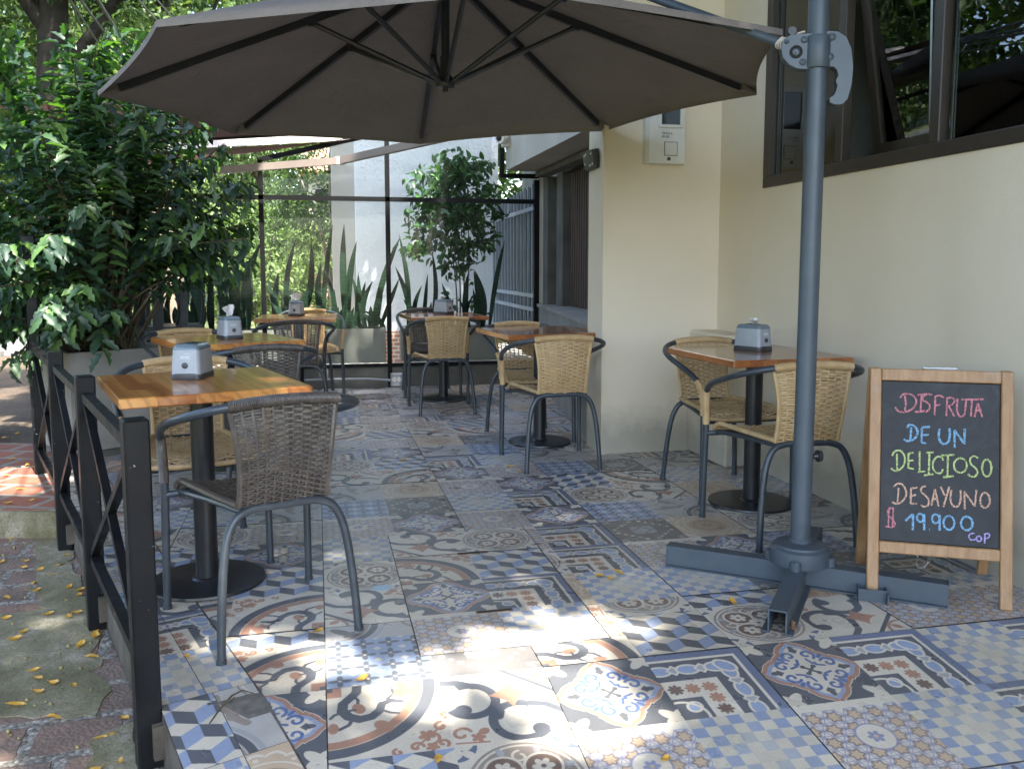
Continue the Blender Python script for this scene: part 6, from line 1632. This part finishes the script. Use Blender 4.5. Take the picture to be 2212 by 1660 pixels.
# awnings further along
aw = thing('red_awning', 'reddish brown awning seen from below behind the big umbrella', 'awning', (-.9, 7.2, 2.2)); b = MB()
def sheet3(pts, n=8, th=.012):
    A_, B_, C_, D__ = [Vector(p) for p in pts]; vs = []; fs = []
    for j in range(n + 1):
        for i in range(n + 1):
            u, v = i / n, j / n; p = (A_.lerp(B_, u)).lerp(D__.lerp(C_, u), v); p.z -= .03 * math.sin(math.pi * u) * math.sin(math.pi * v); vs.append(p)
    for j in range(n):
        for i in range(n): a = j * (n + 1) + i; fs.append((a, a + 1, a + n + 2, a + n + 1))
    return vs, fs
org = Vector((-.9, 7.2, 2.2))
b.add(*sheet3([Vector(p) - org for p in ((-1.07, 5.98, 2.2), (-.05, 5.9, 2.2), (-.14, 7.55, 2.25), (-1.11, 8.06, 2.24))])); b.add(*sheet3([Vector(p) - org for p in ((-2.0, 6.3, 2.18), (-1.07, 5.98, 2.2), (-1.11, 8.06, 2.24), (-1.75, 8.38, 2.22))]))
b.build('canvas', M['canopy_red'], aw, 'all')
b = MB(); b.bar(Vector((-1.75, 8.38, 2.21)) - org, Vector((-1.11, 8.06, 2.23)) - org, .02, .02); b.bar(Vector((-1.11, 8.06, 2.23)) - org, Vector((-.14, 7.55, 2.24)) - org, .02, .02); b.bar(Vector((-1.07, 5.98, 2.19)) - org, Vector((-1.11, 8.06, 2.23)) - org, .025, .025); b.build('frame', M['dark_rib'], aw)
a2 = thing('lit_front_awning', 'awning with its sunlit front coloured pale and a brown underside, below the red awning', 'awning', (-.6, 8.9, 2.2)); org = Vector((-.6, 8.9, 2.2)); b = MB()
b.add(*sheet3([Vector(p) - org for p in ((.26, 8.14, 2.29), (-.33, 8.27, 2.255), (-.31, 8.88, 2.44), (.72, 8.65, 2.44))])); b.add(*sheet3([Vector(p) - org for p in ((-.33, 8.27, 2.255), (-1.17, 8.46, 2.21), (-1.26, 9.1, 2.40), (-.31, 8.88, 2.44))])); b.add(*sheet3([Vector(p) - org for p in ((-1.17, 8.46, 2.21), (-1.85, 8.61, 2.18), (-1.95, 9.26, 2.35), (-1.26, 9.1, 2.40))]))
b.build('front_slope', M['canopy_sunlit'], a2, 'all')  # the pale colour stands for sunlight on the outer cloth
b = MB(); b.add(*sheet3([Vector(p) - org for p in ((.25, 8.15, 2.28), (-1.17, 8.47, 2.20), (-1.22, 10.11, 2.32), (-.4, 9.2, 2.34))])); b.add(*sheet3([Vector(p) - org for p in ((-1.17, 8.47, 2.20), (-1.85, 8.62, 2.17), (-2.1, 10.31, 2.23), (-1.22, 10.11, 2.32))])); b.build('underside', M['canopy_red'], a2, 'all')
tag(a2, cat='awning')
ab = thing('awning_bar', 'pale tan bent awning front bar crossing before the glass screen', 'awning bar', (.2, 8.1, 2.1)); org = Vector((.2, 8.1, 2.1)); b = MB()
p0, p1, p2 = Vector((-.9, 8.25, 2.0)) - org, Vector((.23, 8.0, 2.09)) - org, Vector((1.1, 7.05, 2.20)) - org
b.bar(p0, p1, .05, .062); b.build('bar', M['bar_tan'], ab); b = MB(); b.bar(p1, p2, .05, .062); b.build('bar', M['bar_tan'], ab)
b = MB(); b.box(p1, (.07, .06, .07), R(-25)); b.build('joint', M['white_plastic'], ab)

# bar table and stools beyond the planter
bt_ = thing('bar_table', 'orange brown wooden bar table behind the shrub', 'bar table', (-1.75, 7.62, 0)); b = MB(); 
b.box((0, 0, 1.085), (.86, .34, .045), bev=.004); b.build('table_top', M['wood_top'], bt_)
b = MB(); b.box((0, -.0, 1.03), (.84, .30, .055)); b.build('apron', M['bark_pale'], bt_)
for s_ in (-1, 1): b = MB(); b.box((s_ * .36, 0, .50), (.06, .22, 1.0)); b.build('leg', M['black_paint'], bt_)
def make_stool():
    t = thing('bar_stool', 'stool', 'stool'); m = M['gun']; b = MB()
    b.box((0, 0, .665), (.31, .31, .025), bev=.008); b.box((0, 0, .635), (.30, .30, .04)); b.build('seat', m, t)
    for sx in (-1, 1):
        for sy in (-1, 1):
            b = MB(); b.bar((sx * .205, sy * .205, 0), (sx * .135, sy * .135, .65), .045, .012, up=(sx, sy, 0)); b.build('leg', m, t)
    b = MB()
    for z_, r_ in ((.22, .185), (.40, .165)):
        for sx, sy, ex, ey in ((-1, -1, 1, -1), (1, -1, 1, 1), (1, 1, -1, 1), (-1, 1, -1, -1)): b.bar((sx * r_, sy * r_, z_), (ex * r_, ey * r_, z_), .02, .012)
    b.build('foot_ring', m, t)
    b = MB(); b.tube(smooth_path([(-.15, .05, .67), (-.16, -.12, .78), (-.15, -.17, .93), (-.08, -.19, .99), (.08, -.19, .99), (.15, -.17, .93), (.16, -.12, .78), (.15, .05, .67)], 6), .013, 8); b.build('back_hoop', m, t, True)
    b = MB(); b.bar((0, -.155, .665), (0, -.188, .985), .075, .008, up=(0, 1, 0)); b.build('back_splat', m, t)
    return t
M['gun'] = mottled('gunmetal_paint', (.055, .062, .070, 1), (.10, .11, .12, 1), 9, .33, 0, 60, .6)
stp = make_stool()
for i, (x, y, a, lab) in enumerate(((-1.80, 7.05, 12, 'gunmetal bar stool deepest behind the stems of the shrub'), (-1.46, 7.22, 12, 'gunmetal bar stool showing its back splat just right of the shrub stems'), (-1.26, 7.42, 12, 'gunmetal bar stool in the middle of those right of the shrub'), (-1.10, 7.62, 12, 'gunmetal bar stool farthest right, next to the snake plants'))):
    o = stp if i == 0 else copy_tree(stp); o.location = (x, y, 0); o.rotation_euler = (0, 0, R(a)); tag(o, lab, 'stool', 'gunmetal bar stools')

# ------------------------------------------------------------------ small things on the ground
M['leaf_fall'] = leaf_mat('fallen_yellow_leaves', [(.30, .10, .03, 1), (.50, .24, .04, 1), (.60, .36, .06, 1), (.42, .30, .08, 1)], .5, .15, .4)
SIDE_ = [(-1.46, 4.48), (-1.27, 4.02), (-1.28, 4.1), (-1.19, 3.97), (-1.12, 3.9), (-1.17, 3.82), (-1.13, 3.71), (-1.22, 3.66), (-1.01, 3.72), (-.96, 3.68), (-.95, 3.62), (-.99, 3.57), (-1.01, 3.44), (-.91, 3.43), (-.93, 3.40), (-1.06, 3.22), (-1.05, 3.28), (-.82, 3.12), (-.76, 3.02), (-.79, 3.19), (-.8, 3.24), (-.92, 2.95), (-.89, 2.89), (-.83, 2.84), (-.77, 2.82), (-.86, 2.79), (-.57, 2.57), (-.58, 2.49), (-.61, 2.47), (-.9, 2.72), (-.54, 2.34), (-.77, 2.62), (-1.12, 4.03), (-1.39, 4.13), (-1.13, 4.15), (-1.15, 3.43), (-.59, 2.30)]
UP_ = [(-1.55, 4.94), (-1.52, 4.64), (-1.69, 5.53), (-1.84, 5.73), (-2.12, 6.5), (-2.08, 6.62), (-1.73, 5.29), (-1.64, 5.47), (-1.42, 4.69)]
TERR_ = [(-.4, 2.6), (.1, 2.335), (-.02, 2.69), (1.06, 4.77), (1.08, 4.66), (.48, 5.07), (1.0, 2.97), (1.03, 2.93), (1.08, 2.985), (1.36, 2.62), (.8, 1.86), (.26, 1.97)]
rl_ = random.Random(14); lm = []
for k in range(4):
    b = MB(); n = 6; vs = []; fs = []; cu_ = .25 + .3 * k
    for i in range(n + 1):
        t = i / n; w = .30 * math.sin(math.pi * min(1, t * .92 + .05)) ** .8
        for s_ in (-1, 0, 1): vs.append((t - .5, s_ * w, cu_ * .35 * (t - .5) ** 2 * 2 + abs(s_) * w * .55 * (cu_ + .2) + .06 * math.sin(5 * t + s_ + k)))
    for i in range(n):
        o = 3 * i; fs += [(o, o + 1, o + 4, o + 3), (o + 1, o + 2, o + 5, o + 4)]
    zmin = min(v[2] for v in vs); b.add([(x, y, z - zmin) for x, y, z in vs], fs)
    b.tube([(-.5, 0, vs[1][2] - zmin), (-.68, .03, vs[1][2] - zmin + .02)], .02, 5)
    me_ = bpy.data.meshes.new('fallen_leaf'); me_.from_pydata(b.v, [], b.f); me_.materials.append(M['leaf_fall']); me_.update(); lm.append(me_)
for pts, z_, lab in ((SIDE_, -.153, 'small yellow brown leaf fallen on the mossy pavement outside the railing'), (UP_, -.020, 'small yellow brown leaf fallen on the sunlit orange pavers beyond the step'), (TERR_, .0035, 'small yellow brown leaf fallen on the patterned terrace tiles')):
    for (x, y) in pts:
        o = link('fallen_leaf', rl_.choice(lm)); sc = .030 + .016 * rl_.random()
        o.location = (x, y, z_ + (ramp_z(y) if z_ > 0 else 0)); o.scale = (sc, sc, sc); o.rotation_euler = (rl_.uniform(-.1, .1), rl_.uniform(-.1, .1), rl_.uniform(0, 6.28)); tag(o, lab, 'leaf', 'fallen yellow leaves')
sv = MB()
for i in range(260):
    x = rl_.uniform(-1.9, -.35); y = rl_.uniform(2.0, 4.4)
    if x > edge_c(y) - .04: continue
    r_ = rl_.uniform(.0035, .007); sv.lathe([(0, -r_), (r_ * .8, -r_ * .6), (r_, 0), (r_ * .8, r_ * .6), (0, r_)], 6, (x, y, -.155 + r_ * .8))
tag(sv.build('fallen_seeds', mottled('dry_seeds', (.16, .13, .05, 1), (.28, .24, .10, 1), 30, .7), smooth='all'), kind='stuff')
b = MB(); b.tube([(-.29, 2.205, ramp_z(2.205) + .006), (-.27, 2.26, ramp_z(2.26) + .008), (-.245, 2.315, .008), (-.22, 2.335, .010), (-.19, 2.32, .006)], [.002, .0026, .0028, .0024, .0012], 5); b.tube([(-.26, 2.285, .004), (-.235, 2.29, .016)], .0014, 5)
tag(b.build('dry_twig', M['twig']), 'thin dry twig lying across the tile joint at the left front', 'twig')
b = MB(); b.box((0, 0, .0012), (.062, .045, .0012)); pb_ = b.build('paper_scrap', mottled('pale_blue_paper', (.36, .50, .58, 1), (.42, .56, .63, 1), 60, .8)); pb_.location = (.205, 3.035, .0005); pb_.rotation_euler = (0, 0, R(8))
tag(pb_, 'small pale blue paper label stuck on the tiles', 'paper')
for (x, y, lab) in ((.555, 2.74, 'dark recessed lifting slot of the floor hatch, nearer to the sunny patch'), (.588, 3.344, 'rusty lifting slot of the floor hatch, farther from the sunny patch')):
    t = thing('hatch_handle', lab, 'hatch handle', (x, y, 0), 0, 'lifting slots of the floor hatch')
    b = MB(); b.box((0, 0, .0012), (.125, .018, .0016)); b.build('plate', M['rust'], t); b = MB(); b.box((0, 0, .0026), (.112, .009, .001)); b.build('slot', M['slot_black'], t)
for i, o in enumerate(sorted((o for o in bpy.data.objects if o.name.startswith('overhead_wire')), key=lambda o: o.name)):
    o['label'] = ['leftmost of the thin overhead wires crossing the thick trunk', 'second thin overhead wire from the left, close to the leftmost one', 'middle overhead wire running just left of the thickest cable', 'thickest black overhead cable before the leaning trunk', 'thin overhead wire left of the faintest one near the umbrella', 'faintest overhead wire nearest to the umbrella corner'][i]
